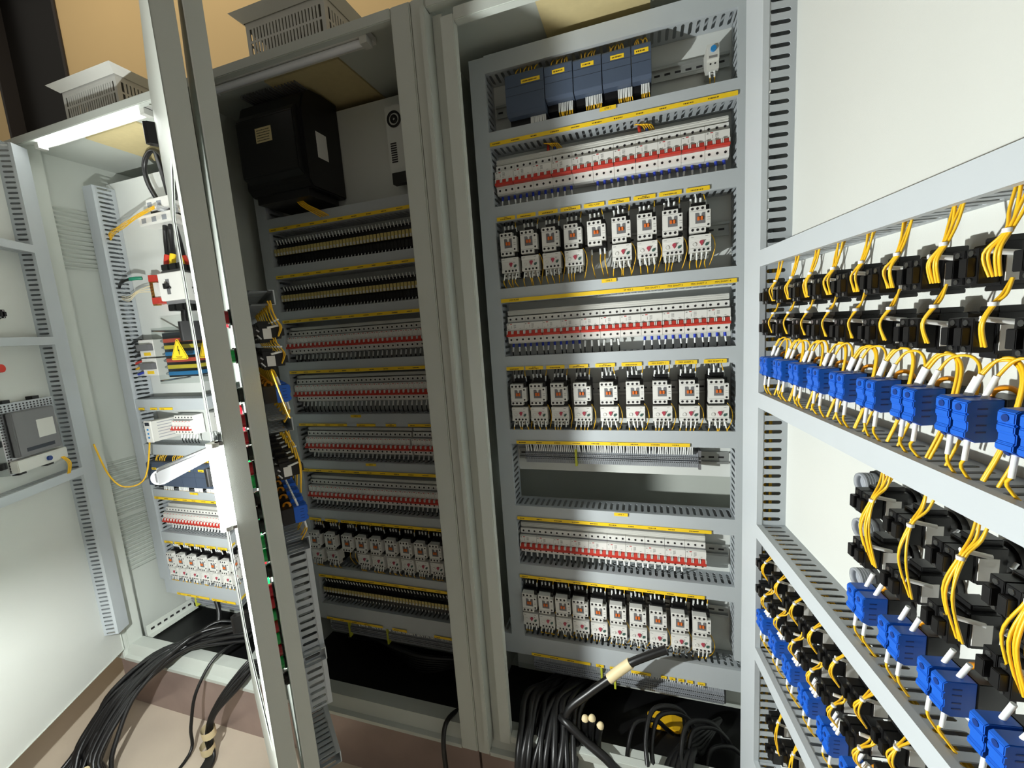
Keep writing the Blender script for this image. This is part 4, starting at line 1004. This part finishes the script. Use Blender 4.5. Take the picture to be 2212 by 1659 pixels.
def blue_block_parts(side, var, loops=True):
    def mk():
        rnd = random.Random(500 + var); g = side
        ring = MB().cyl((0, 0, 0), (0, -.006, 0), .0150, 18)
        base = MB().box(-.0150, .0150, -.027, -.006, -.0165, .0165)
        parts = [('mounting_ring', ring.mesh('mounting_ring', 'rubber')), ('base', base.mesh('base', 'black', bevel=.0006)),
                 ('latch', MB().ring((0, -.016, .0175), (.004, -.019, .0165), .0085, .0055, 18).mesh('latch', 'latch'), None, {'label': 'orange latch ring'})]
        for x0, x1 in ((-.0158, -.0022), (.0005, .0142)):
            prof = [(-.027, -.0170), (-.0440, -.0175), (-.0520, -.0130), (-.0520, -.0085), (-.0505, -.0075), (-.0505, -.0010), (-.0520, .0000), (-.0520, .0050), (-.0508, .0058), (-.0520, .0068), (-.0520, .0145), (-.0490, .0165), (-.027, .0165)]
            el = MB().prism(prof, x0, x1).mesh('contact_block', 'blue', bevel=.0007)
            h = MB(); xm = (x0 + x1) / 2
            h.cyl((xm, -.052, .0105), (xm, -.0526, .0105), .0028, 12, sm=False); h.cyl((xm, -.0488, -.0150), (xm, -.0496, -.0156), .0022, 10, sm=False)
            xs = x1 if g > 0 else x0
            r = MB()
            for z in (.009, .0035, -.004, -.0095): r.box(xs - .0003, xs + .0003, -.045, -.038, z, z + .0012)
            parts.append(('contact_block', el, [('wire_holes', h.mesh('wire_holes', 'blue_dark')), ('ridges', r.mesh('ridges', 'blue_dark'))]))
        for k, x in enumerate((-.009, -.006, .007)):
            dx = rnd.uniform(-.001, .001) ; zt = .0335 + rnd.uniform(-.002, .002)
            sl = MB().cyl((x, -.036, .0150), (x + dx + g * .004, -.032, zt), .0021, 8).mesh('marker_sleeve', 'ferrule')
            if loops:
                e = g * (.020 + rnd.uniform(0, .008))
                wi = MB().tube([(x + dx + g * .004, -.032, zt - .001), (x + g * .012, -.028, zt + .012), (x + e, -.024, zt + .013), (x + e + g * .010, -.026, zt - .002), (x + e + g * .011, -.034, -.012), (x + e + g * .006, -.042, -.046)], .0013, 6, 5).mesh('wire', 'yellow_wire')
                parts.append(('marker_sleeve', sl, [('wire', wi)]))
            elif k != 1: parts.append(('marker_sleeve', sl))
        for x in (-.0090, .0072):
            sl = MB().cyl((x, -.044, -.0170), (x + g * .001, -.046, -.0335), .0019, 8).mesh('marker_sleeve', 'ferrule')
            wi = MB().tube([(x + g * .001, -.046, -.033), (x + rnd.uniform(-.003, .003), -.045, -.041), (x + rnd.uniform(-.006, .006), -.034, -.058)], .0013, 5, 3).mesh('wire', 'yellow_wire')
            parts.append(('marker_sleeve', sl, [('wire', wi)]))
        return parts
    return cached(('bb', side, var, loops), mk)

def plug_parts():
    def mk():
        m = MB().cyl((0, 0, 0), (0, -.016, 0), .0118, 20).ring((0, -.016, 0), (0, -.022, 0), .0118, .0092, 20)
        for k in range(4): m.ring((0, -.010 - k * .003, 0), (0, -.0112 - k * .003, 0), .0123, .0110, 20)
        return [('sleeve', m.mesh('sleeve', 'midgrey')), ('lock_nut', MB().cyl((0, 0, 0), (0, -.005, 0), .0155, 8, sm=False).mesh('lock_nut', 'rubber'))]
    return cached('plug', mk)

def wire_bundle(fr, s, ztop, zmid, zbot, label, seed, ds=0.0, n=4, tsw=.045):
    """yellow wires dropping from a duct, gathered by a tie, fanning to a switch block"""
    rnd = random.Random(seed); g = fr.sg; parts = []
    for k in range(n):
        a = (k - (n - 1) / 2)
        j = rnd.uniform(-.002, .002)
        parts.append(('wire', MB().tube([((a * .0052 + j) * g, -.034 - .004 * (k % 2), .004), ((a * .0030 + j) * g, -.040, (zmid - ztop) * .5), (a * .0011 * g, -tsw + .0012 * (k % 2), zmid - ztop), ((ds * .5 + a * .0042 + j) * g, -tsw - .004 - .002 * (k % 2), zmid * .55 + zbot * .45 - ztop), ((ds + a * .0030) * g, -.044, zbot - ztop)], .0011, 6, 5).mesh('wire', 'yellow_wire')))
    parts.append(('cable_tie', MB().cyl((0, -tsw, zmid - ztop - .0015), (0, -tsw, zmid - ztop + .0015), .0030, 8).mesh('cable_tie', 'ferrule')))
    return put(fr, 'wire_bundle', label, 'wires', s, ztop, parts)

CK = [.163 + .055 * k for k in range(10)]
def equip(fr, side, tx, ks, ks2, full=True):
    # ducts
    door_duct_v(fr, .060, .135, -1.05, .725 if full else .10, 'tall grey slotted duct along the hinge of the ' + tx)
    for z0, z1, w in ((.0735, .099, 'uppermost'), (-.174, -.149, 'second'), (-.426, -.4005, 'third'), (-.682, -.6565, 'fourth'), (-.94, -.915, 'lowest')):
        door_duct(fr, .136, .665, z0, z1, '%s narrow grey slotted duct across the %s' % (w, tx))
    for i, k in enumerate(ks):
        c = CK[k]
        for z, rw in ((.022, 'uppermost'), (-.030, 'second')):
            put(fr, 'switch_block', '%s black switch block from the hinge in the %s row of the %s' % (ORD[k], rw, tx), 'switch', c, z, switch_block_parts(side, (k + (z < 0)) % 4), group='black switch blocks of the ' + tx)
        put(fr, 'contact_unit', '%s blue contact unit from the hinge in the uppermost blue row of the %s' % (ORD[k], tx), 'contact block', c, -.098, blue_block_parts(side, k % 5), group='blue contact units of the ' + tx)
        wire_bundle(fr, c + .026, .074, .043, .012, '%s tied yellow wire bundle from the hinge under the uppermost duct of the %s' % (ORD[k], tx), 700 + k, ds=-.008)
        wire_bundle(fr, c + .020, .006, -.008, -.040, '%s short yellow wire bundle from the hinge between the switch rows of the %s' % (ORD[k], tx), 720 + k, ds=-.006, n=2)
    if not full: return
    for z in (-.219, -.278, -.345):
        put(fr, 'blanking_plug', 'round grey threaded plug %s on the %s' % ({-.219: 'nearest the second duct', -.278: 'between two others', -.345: 'level with the middle blue row'}[z], tx), 'plug', CK[4], z, plug_parts())
    for k in ks2:
        c = CK[k]
        for z, rw in ((-.219, 'third'), (-.278, 'fourth')):
            put(fr, 'switch_block', '%s black switch block from the grey plugs in the %s row of the %s' % (ORD[k - 5], rw, tx), 'switch', c, z, switch_block_parts(side, (k + int(z * 100)) % 4), group='black switch blocks of the ' + tx)
        put(fr, 'contact_unit', '%s blue contact unit from the grey plugs on the %s' % (ORD[k - 5], tx), 'contact block', c, -.343, blue_block_parts(side, k % 5, False), group='blue contact units of the ' + tx)
        wire_bundle(fr, c + .018, -.176, -.210, -.286, '%s long yellow wire bundle from the grey plugs on the %s' % (ORD[k - 5], tx), 740 + k, ds=-.004, n=3 + k % 3, tsw=.050)
    for k in range(0, 9):
        c = CK[k]
        for z, rw in ((-.462, 'fifth'), (-.514, 'sixth')):
            put(fr, 'switch_block', '%s black switch block from the hinge in the %s row of the %s' % (ORD[k], rw, tx), 'switch', c, z, switch_block_parts(side, (k + int(z * 100)) % 4), group='black switch blocks of the ' + tx)
        put(fr, 'contact_unit', '%s blue contact unit from the hinge in the lower blue row of the %s' % (ORD[k], tx), 'contact block', c, -.580, blue_block_parts(side, k % 5, False), group='blue contact units of the ' + tx)
        wire_bundle(fr, c + .020, -.428, -.448, -.486, '%s tied yellow wire bundle from the hinge under the third duct of the %s' % (ORD[k], tx), 760 + k, ds=-.004, n=3, tsw=.050)
        wire_bundle(fr, c + .020, -.498, -.512, -.545, '%s short yellow wire bundle from the hinge in the lower group of the %s' % (ORD[k], tx), 780 + k, ds=-.004, n=3, tsw=.050)
        for q in range(3):
            a = Vector(fr.p(c + .016 + q * .004, -.536 + q * .002, .040)); b = Vector(fr.p(c + .010 + q * .006, -.552, .046))
            loose('marker_sleeve', 'white marker sleeve fanned out above the lower blue row of the ' + tx, [a, b], .0021, 'ferrule', 'fanned marker sleeves of the ' + tx, 1, 7, 'sleeve')
    for z in (-.735, -.795):
        put(fr, 'blanking_plug', 'round grey threaded plug below the fourth duct of the %s, the %s' % (tx, 'upper' if z > -.76 else 'lower'), 'plug', CK[0], z, plug_parts())
    for k in range(1, 5):
        for z, rw in ((-.735, 'seventh'), (-.795, 'eighth')):
            put(fr, 'switch_block', '%s black switch block from the low plugs in the %s row of the %s' % (ORD[k - 1], rw, tx), 'switch', CK[k], z, switch_block_parts(side, (k + int(z * 100)) % 4), group='black switch blocks of the ' + tx)
        wire_bundle(fr, CK[k] + .018, -.684, -.715, -.78, '%s yellow wire bundle from the hinge under the fourth duct of the %s' % (ORD[k], tx), 790 + k, n=3)

equip(D3, D3.sg, 'blue-block door', range(0, 10), range(5, 10))
equip(DIE, DI.sg, 'lamp door', range(2, 10), [], False)
for k in range(3, 10):
    put(DIE, 'contact_unit', '%s blue contact unit in the lower blue row of the lamp door' % ORD[k], 'contact block', CK[k], -.345, blue_block_parts(DI.sg, k % 5, False), group='blue contact units of the lamp door')
    put(DIE, 'switch_block', '%s black switch block in the lower row of the lamp door' % ORD[k], 'switch', CK[k], -.25, switch_block_parts(DI.sg, k % 4), group='black switch blocks of the lamp door')
    wire_bundle(DIE, CK[k] + .018, -.176, -.205, -.30, '%s yellow wire bundle under the second duct of the lamp door' % ORD[k], 800 + k, n=3)
door_duct_v(DIE, .59, .65, -.80, -.43, 'dark slotted duct by the free edge of the lamp door')
# wires lying in the tall ducts
for fr, tx in ((D3, 'blue-block door'),):
    for k in range(5):
        s = .085 + k * .009
        loose('yellow_wire', 'yellow wire running up inside the tall hinge duct of the ' + tx, [fr.p(s + (j % 2) * .004, z, .018 + (k % 3) * .006) for j, z in enumerate((-1.0, -.8, -.6, -.4, -.2, 0.0, .09))], .0016, 'yellow_wire', 'wires inside the hinge duct', 3, 5)
    for k in range(4):
        loose('yellow_wire', 'yellow wire lying inside the second duct of the ' + tx, [fr.p(s, -.168 + k * .003, .015 + k * .006 + .003 * (j % 2)) for j, s in enumerate((.14, .25, .36, .47, .6))], .0016, 'yellow_wire', 'wires inside the second door duct', 3, 5)
        loose('yellow_wire', 'yellow wire lying inside the third duct of the ' + tx, [fr.p(s, -.420 + k * .003, .015 + k * .006 + .003 * (j % 2)) for j, s in enumerate((.14, .25, .36, .47, .6))], .0016, 'yellow_wire', 'wires inside the third door duct', 3, 5)

# lamps and selector switches on the outer face of the lamp door
def lamp_parts(c):
    return cached(('lamp', c), lambda: [('lens', MB().cyl((0, .004, 0), (0, .012, 0), .0135, 18).dome((0, .012, 0), (0, 1, 0), .0135, .010, 18).mesh('lens', c)), ('bezel', MB().ring((0, .002, 0), (0, .006, 0), .0155, .0125, 20).mesh('bezel', 'rubber'))])
def selector_parts():
    return cached('selector', lambda: [('bezel', MB().cyl((0, .002, 0), (0, .009, 0), .0155, 18).mesh('bezel', 'rubber')), ('knob', MB().box(-.004, .004, .009, .021, -.014, .014).mesh('knob', 'black', bevel=.001), [('pointer', MB().box(-.0008, .0008, .0205, .0214, .002, .012).mesh('pointer', 'white'))])])
seq = [(.055, 'lamp_red', 'red'), (-.020, 'lamp_green', 'green'), (-.098, None, 'black'), (-.150, 'lamp_red', 'red'), (-.185, 'lamp_red', 'red'), (-.218, None, 'black'), (-.250, 'lamp_red', 'red'), (-.278, 'lamp_green', 'green'), (-.315, None, 'black'), (-.345, None, 'black'), (-.375, None, 'black'), (-.410, 'lamp_green', 'green'), (-.440, 'lamp_green', 'green'), (-.475, None, 'black'), (-.520, 'lamp_red', 'red'), (-.548, 'lamp_red', 'red'), (-.576, 'lamp_green', 'green'), (-.604, 'lamp_red', 'red'), (-.632, 'lamp_green', 'green'), (-.660, 'lamp_red', 'red'), (-.690, 'lamp_green', 'green'), (-.730, None, 'black')]
cnt = {}
for z, c, nm in seq:
    for s in (.44, .60):
        kk = cnt.get((nm, s), 0); cnt[(nm, s)] = kk + 1
        where = 'near the free edge' if s > .5 else 'near the middle'
        if c: put(DI, 'indicator_lamp', '%s %s lamp from the top of the lamp door, %s' % (ORD[kk], nm, where), 'lamp', s, z, lamp_parts(c), group='lamps on the lamp door')
        else: put(DI, 'selector_switch', '%s black selector knob from the top of the lamp door, %s' % (ORD[kk], where), 'switch', s, z, selector_parts(), group='selector knobs on the lamp door')

# lever handle on the glazed outer door
hb = MB().box(-.011, .011, 0, .005, -.03, .03).mesh('escutcheon', 'black', bevel=.002)
lv = MB().prism([(.008, .010), (.012, -.012), (.094, -.044), (.100, -.040), (.100, -.018), (.094, -.014)], -.010, .010, 'x').mesh('lever', 'chrome', bevel=.004)
lk = MB().cyl((-.012, .088, -.046), (-.012, .070, -.036), .011, 20).mesh('lock_barrel', 'offwhite')
thing('door_handle', 'chrome swing lever handle standing out from the glazed outer door', 'handle', DO.p(.718, -.185), [('escutcheon', hb), ('lever', lv), ('pivot', MB().cyl((-.013, .010, .002), (.013, .010, .002), .012, 16).mesh('pivot', 'black')), ('lock_barrel', MB().cyl((-.002, .094, -.030), (.018, .090, -.034), .013, 20).mesh('lock_barrel', 'offwhite'))], rot=DO.th)

# LED work light clipped to the outer corner of the glazed door
led = [('clip', MB().box(-.006, .006, .000, .012, .076, .082).mesh('clip', 'steel')), ('clip', MB().box(-.006, .006, .000, .012, -.082, -.076).mesh('clip', 'steel')), ('tube', MB().cyl((0, .0145, -.074), (0, .0145, .074), .0095, 16).mesh('tube', 'led')),
       ('end_cap', MB().cyl((0, .0145, -.082), (0, .0145, -.074), .0105, 16).mesh('end_cap', 'offwhite')), ('end_cap', MB().cyl((0, .0145, .074), (0, .0145, .082), .0105, 16).mesh('end_cap', 'offwhite'))]
thing('led_work_light', 'glaring white LED bar clipped to the free edge of the glazed door', 'work light', DO.p(.7440, -.250), led, rot=DO.th)

# operator screen and gear on the far door
hm = [('frame', MB().box(-.10, .10, -.028, -.001, -.112, .112).mesh('frame', 'steel')), ('rear_cover', MB().box(-.075, .075, -.046, -.028, -.062, .082).mesh('rear_cover', 'grey', bevel=.003), [('label_plate', MB().box(.0, .062, -.0466, -.046, -.015, .045).mesh('label_plate', 'offwhite')), ('vent_bar', MB().box(-.05, .05, -.0466, -.046, -.050, -.038).mesh('vent_bar', 'slate_dark'))]),
      ('connector_block', MB().box(-.095, .085, -.050, -.028, -.108, -.070).mesh('connector_block', 'offwhite', bevel=.002), [('socket', MB().cyl((.01, -.050, -.09), (.01, -.056, -.09), .008, 12).mesh('socket', 'blue_dark'))])]
pf = MB()
for i in range(16):
    for j in range(3): disc(pf, -.092 + i * .0122, .104 - j * .008, .028, .0028, 6)
for i in range(22):
    for j in range(2): disc(pf, -.094 + j * .008, -.10 + i * .009, .028, .0026, 6)
hm.append(('perforations', pf.mesh('perforations', 'hole'), None, {'kind': 'stuff'}))
for z in (-.08, -.01, .07): hm.append(('clip', MB().box(-.110, -.098, -.020, 0, z - .010, z + .010).mesh('clip', 'black')))
for x in (-.05, .05): hm.append(('clip', MB().box(x - .012, x + .012, -.020, 0, -.122, -.112).mesh('clip', 'black'))); hm.append(('clip', MB().box(x - .012, x + .012, -.020, 0, .112, .122).mesh('clip', 'black')))
for k in range(3): hm.append(('wire', MB().tube([(.055 + k * .005, -.050, -.10), (.058 + k * .006, -.064, -.125), (.066 + k * .005, -.05, -.165)], .0016, 5, 4).mesh('wire', 'yellow_wire')))
put(DL, 'operator_screen', 'steel-framed back of an operator screen with grey cover and white label', 'screen', .200, -.243, hm)
door_duct_v(DL, .015, .070, -1.085, .72, 'tall slotted duct along the hinge of the operator screen door')
for z0, z1, w in ((.3645, .388, 'uppermost'), (.0495, .0745, 'second'), (-.432, -.405, 'third')):
    door_duct(DL, .071, .66, z0, z1, '%s narrow slotted duct across the operator screen door' % w)
put(DL, 'switch_block', 'black switch block between the two upper ducts of the operator screen door', 'switch', .235, .15, switch_block_parts(DL.sg, 1))
put(DL, 'indicator_lamp', 'red lamp base above the operator screen back', 'lamp', .250, -.02, [('lens', MB().cyl((0, 0, 0), (0, -.03, 0), .013, 16).mesh('lens', 'red')), ('ring', MB().ring((0, 0, 0), (0, -.006, 0), .017, .013, 18).mesh('ring', 'rubber'))])
loose('yellow_wire', 'yellow wire loop hanging between the operator screen door and the cabinet', [DL.p(.035, -.33, .075), (-1.98, 1.0, -.46), (-1.955, 1.03, -.52), (-1.93, 1.09, -.50), (-1.955, 1.15, -.33)], .003, 'yellow_wire', n=8)

# ------------------------------------------------------------------ cables
def cable(pts, r, label, group=None, material='rubber', nm='power_cable'):
    return loose(nm, label, pts, r, material, group, 6, 8, 'cable')
rnd = random.Random(21)
for k in range(26):
    a = k / 25.0
    x0 = -1.42 - .28 * rnd.random(); 
    cable([(x0 + .10, 1.22, -1.24 + rnd.uniform(-.02, .02)), (x0 - .02, 1.12, -1.165 + rnd.uniform(-.03, .04)), (-1.72 - .12 * a, 1.00 + rnd.uniform(-.02, .02), -1.150 - .05 * a + rnd.uniform(-.015, .03)), (-1.80 - .14 * a, .90 - .05 * rnd.random(), -1.235 - .02 * a), (-1.80 - .17 * a + rnd.uniform(-.02, .02), .79 - .06 * rnd.random(), -1.36), (-1.76 - .20 * a + rnd.uniform(-.03, .03), .73 - .08 * rnd.random(), -1.436), (-1.72 - .25 * a, .55 - .1 * rnd.random(), -1.440)], rnd.choice((.0065, .0075, .0085)),
          'black cable sweeping over the sill into the big bundle on the floor', 'cables of the big floor bundle')
for k in range(9):
    a = k / 8.0
    cable([(-1.36 + .03 * a, 1.20, -1.22), (-1.40 + .04 * a, 1.04, -1.16 + .02 * rnd.random()), (-1.45 + .03 * a, .95, -1.205 - .01 * k % .03), (-1.505 + .018 * a, .905, -1.30), (-1.515 + .016 * a + rnd.uniform(-.006, .006), .885, -1.38), (-1.50 + .03 * a, .86, -1.438), (-1.46 + .05 * a, .70, -1.441)], .0058,
          'black cable in the slim taped bundle hanging over the sill', 'cables of the slim taped bundle')
for z in (-1.352, -1.405): thing('tape_wrap', 'cream tape wrap around the slim cable bundle, %s' % ('near the sill' if z > -1.38 else 'near the floor'), 'tape', (-1.507, .888 - (.012 if z < -1.38 else 0), z), [('tape', MB().cyl((0, 0, -.016), (.004, -.004, .016), .022, 14, cap=False).mesh('tape', 'cream'))])
cable([(-1.55, 1.16, -1.19), (-1.585, 1.02, -1.17), (-1.60, .93, -1.25), (-1.60, .89, -1.36), (-1.585, .86, -1.440), (-1.55, .7, -1.4435)], .0055, 'single black cable hanging over the sill beside the slim bundle')
cable([(-1.78, 1.17, -1.08), (-1.76, 1.16, -1.13), (-1.735, 1.13, -1.19), (-1.70, 1.12, -1.24)], .009, 'short black cable dropping from the widest bright duct')
thing('tape_wrap', 'cream tape tag on the big floor bundle', 'tape', (-1.84, .70, -1.40), [('tape', MB().tube([(-.02, 0, -.02), (0, -.012, .0), (.02, 0, .02)], .012, 8, 4).mesh('tape', 'cream'))])

# controller cabinet floor: cables
for k in range(20):
    a = (k % 10) / 9.0; x = -.355 + .145 * a; j = k // 10
    cable([(x + .06 + rnd.uniform(-.02, .02), 1.27, -1.215 + .02 * rnd.random()), (x + .03 + rnd.uniform(-.01, .01), 1.17, -1.165 + rnd.uniform(-.02, .02)), (x + rnd.uniform(-.012, .012), 1.08, -1.150 + .022 * j), (x + rnd.uniform(-.01, .01), 1.0, -1.172 + .022 * j), (x + rnd.uniform(-.01, .01), .950 - .02 * j, -1.232 + .022 * j), (x + rnd.uniform(-.015, .015), .925 - .02 * j, -1.36), (x, .86, -1.440), (x + .04, .6, -1.441)], rnd.choice((.009, .0105, .008)),
          'thick black cable in the bundle dropping out of the controller cabinet', 'cables dropping out of the controller cabinet')
for k, (x, zt) in enumerate(((0.0, -1.107), (.015, -1.125), (.09, -1.133), (.105, -1.15), (-.05, -1.165), (.15, -1.20))):
    cable([(x - .03, .93, -1.30), (x - .012, .965, -1.195), (x - .016, 1.03, zt - .035), (x + .005, 1.09, zt), (x + .06, 1.12, zt - .006), (x + .095, 1.13, zt - .04), (x + .11, 1.15, -1.235)], .0062, 'thin black cable looping on the floor of the controller cabinet', 'looping cables of the controller cabinet')
for k in range(5):
    cable([(.20, 1.22, -1.225), (.13, 1.14 - .01 * k, -1.20 - .006 * k), (.06 + .012 * k, 1.05, -1.185 + .004 * k), (.03 + .014 * k, .985, -1.188), (.02 + .015 * k, .935, -1.26), (.0 + .015 * k, .90, -1.438)], .008, 'black cable bending out over the lit sill of the controller cabinet', 'cables over the lit sill')
thing('power_cable', 'thick black cable with cream tape band slanting past the lowest terminal row', 'cable', (-.227, 1.03, -1.104), [('cable', MB().tube([(-.004, -.012, -.060), (0, 0, 0), (.060, .020, .052), (.123, .040, .098), (.175, .050, .144), (.272, .070, .188)], .0115, 12, 6).mesh('cable', 'rubber')), ('tape_band', MB().tube([(.115, .038, .092), (.145, .045, .119), (.175, .050, .144)], .0140, 14, 3).mesh('tape_band', 'cream'))])
cable([(-.250, 1.03, -1.13), (-.229, 1.012, -1.128), (-.18, .995, -1.150), (-.094, .965, -1.185), (-.05, .93, -1.27), (-.03, .90, -1.437)], .0115, 'thick black cable sloping down in front of the looping cables')
for k, (dx, dz) in enumerate(((0, 0), (.016, .006), (.034, -.012))):
    thing('cable_stub', 'black cable stub with cream cap standing among the looping cables, %s' % ('the middle one', 'the tallest', 'the one tilted aside')[k], 'cable', (-.180 + dx, 1.02, -1.145), [('cable', MB().tube([(0, 0, -.07), (.001, 0, -.02), (.002 + dx * .2, 0, .035 + dz)], .0095, 10, 4).mesh('cable', 'rubber')), ('cap', MB().dome((.002 + dx * .2, 0, .035 + dz), (0.4 * (k == 2), 0, 1), .0105, .013, 12).mesh('cap', 'cream'))])
cable([(-.58, 1.10, -1.235), (-.60, 1.0, -1.19), (-.60, .955, -1.22), (-.585, .93, -1.32), (-.57, .90, -1.41), (-.55, .8, -1.443)], .0075, 'single black cable hanging over the sill of the drive cabinet')
for k in range(7):
    cable([(-1.2, 1.28, -1.18 - .01 * k), (-1.0, 1.20 + .01 * k, -1.15 - .012 * k), (-.8, 1.18, -1.17 - .01 * k), (-.62, 1.24, -1.20)], .009, 'black cable lying across the floor of the drive cabinet', 'cables inside the drive cabinet')
thing('plastic_bag', 'yellow plastic bag lying behind the looping cables', 'bag', (.04, 1.19, -1.246), [('bag', MB().prism([(-.055, 0), (-.035, .010), (.02, .011), (.055, .003), (.035, -.002)], -.03, .03, 'y').mesh('bag', 'yellow_wire', bevel=.004))])

# assumed unseen lamp on an added stand, positioned from shadows running up and away
wl = [('bulb', MB().dome((0, 0, 0), (0, 0, 1), .014, .014, 16, 5).dome((0, 0, 0), (0, 0, -1), .014, .014, 16, 5).mesh('bulb', 'bulb')),
      ('socket', MB().cyl((0, 0, -.024), (0, 0, -.075), .018, 14).mesh('socket', 'rubber')),
      ('pole', MB().cyl((0, 0, -.075), (0, 0, -1.02), .010, 12).mesh('pole', 'steel')), ('hub', MB().cyl((0, 0, -.98), (0, 0, -1.03), .02, 12).mesh('hub', 'rubber'))]
for k in range(3):
    a = radians(200 + 120 * k)
    wl.append(('leg', MB().cyl((0, 0, -1.0), (cos(a) * .16, sin(a) * .16, -1.095), .008, 8).mesh('leg', 'rubber')))
hv = []; hf = []  # added shield, shaped to keep bulb light off screen door and side wall
for i in range(13):
    a = radians(139.5 + 95 * i / 12)
    for rr, zz in ((.090, -.036), (.090, .125), (.092, .125), (.092, -.036)): hv.append((cos(a) * rr, sin(a) * rr, zz))
for i in range(12):
    for k in range(4): hf.append((i * 4 + k, i * 4 + (k + 1) % 4, i * 4 + 4 + (k + 1) % 4, i * 4 + 4 + k))
wl.append(('light_shield', MB().add(hv, hf, True).mesh('light_shield', 'grey')))
wl.append(('light_shield_bracket', MB().tube([(-.091, 0, -.034), (-.060, 0, -.055), (-.017, 0, -.05)], .003, 6, 3).mesh('light_shield_bracket', 'grey')))
thing('assumed_work_lamp', 'assumed unseen bare-bulb work lamp on an added tripod stand in front of the glazed door', 'lamp', (-.95, .26, -.35), wl)
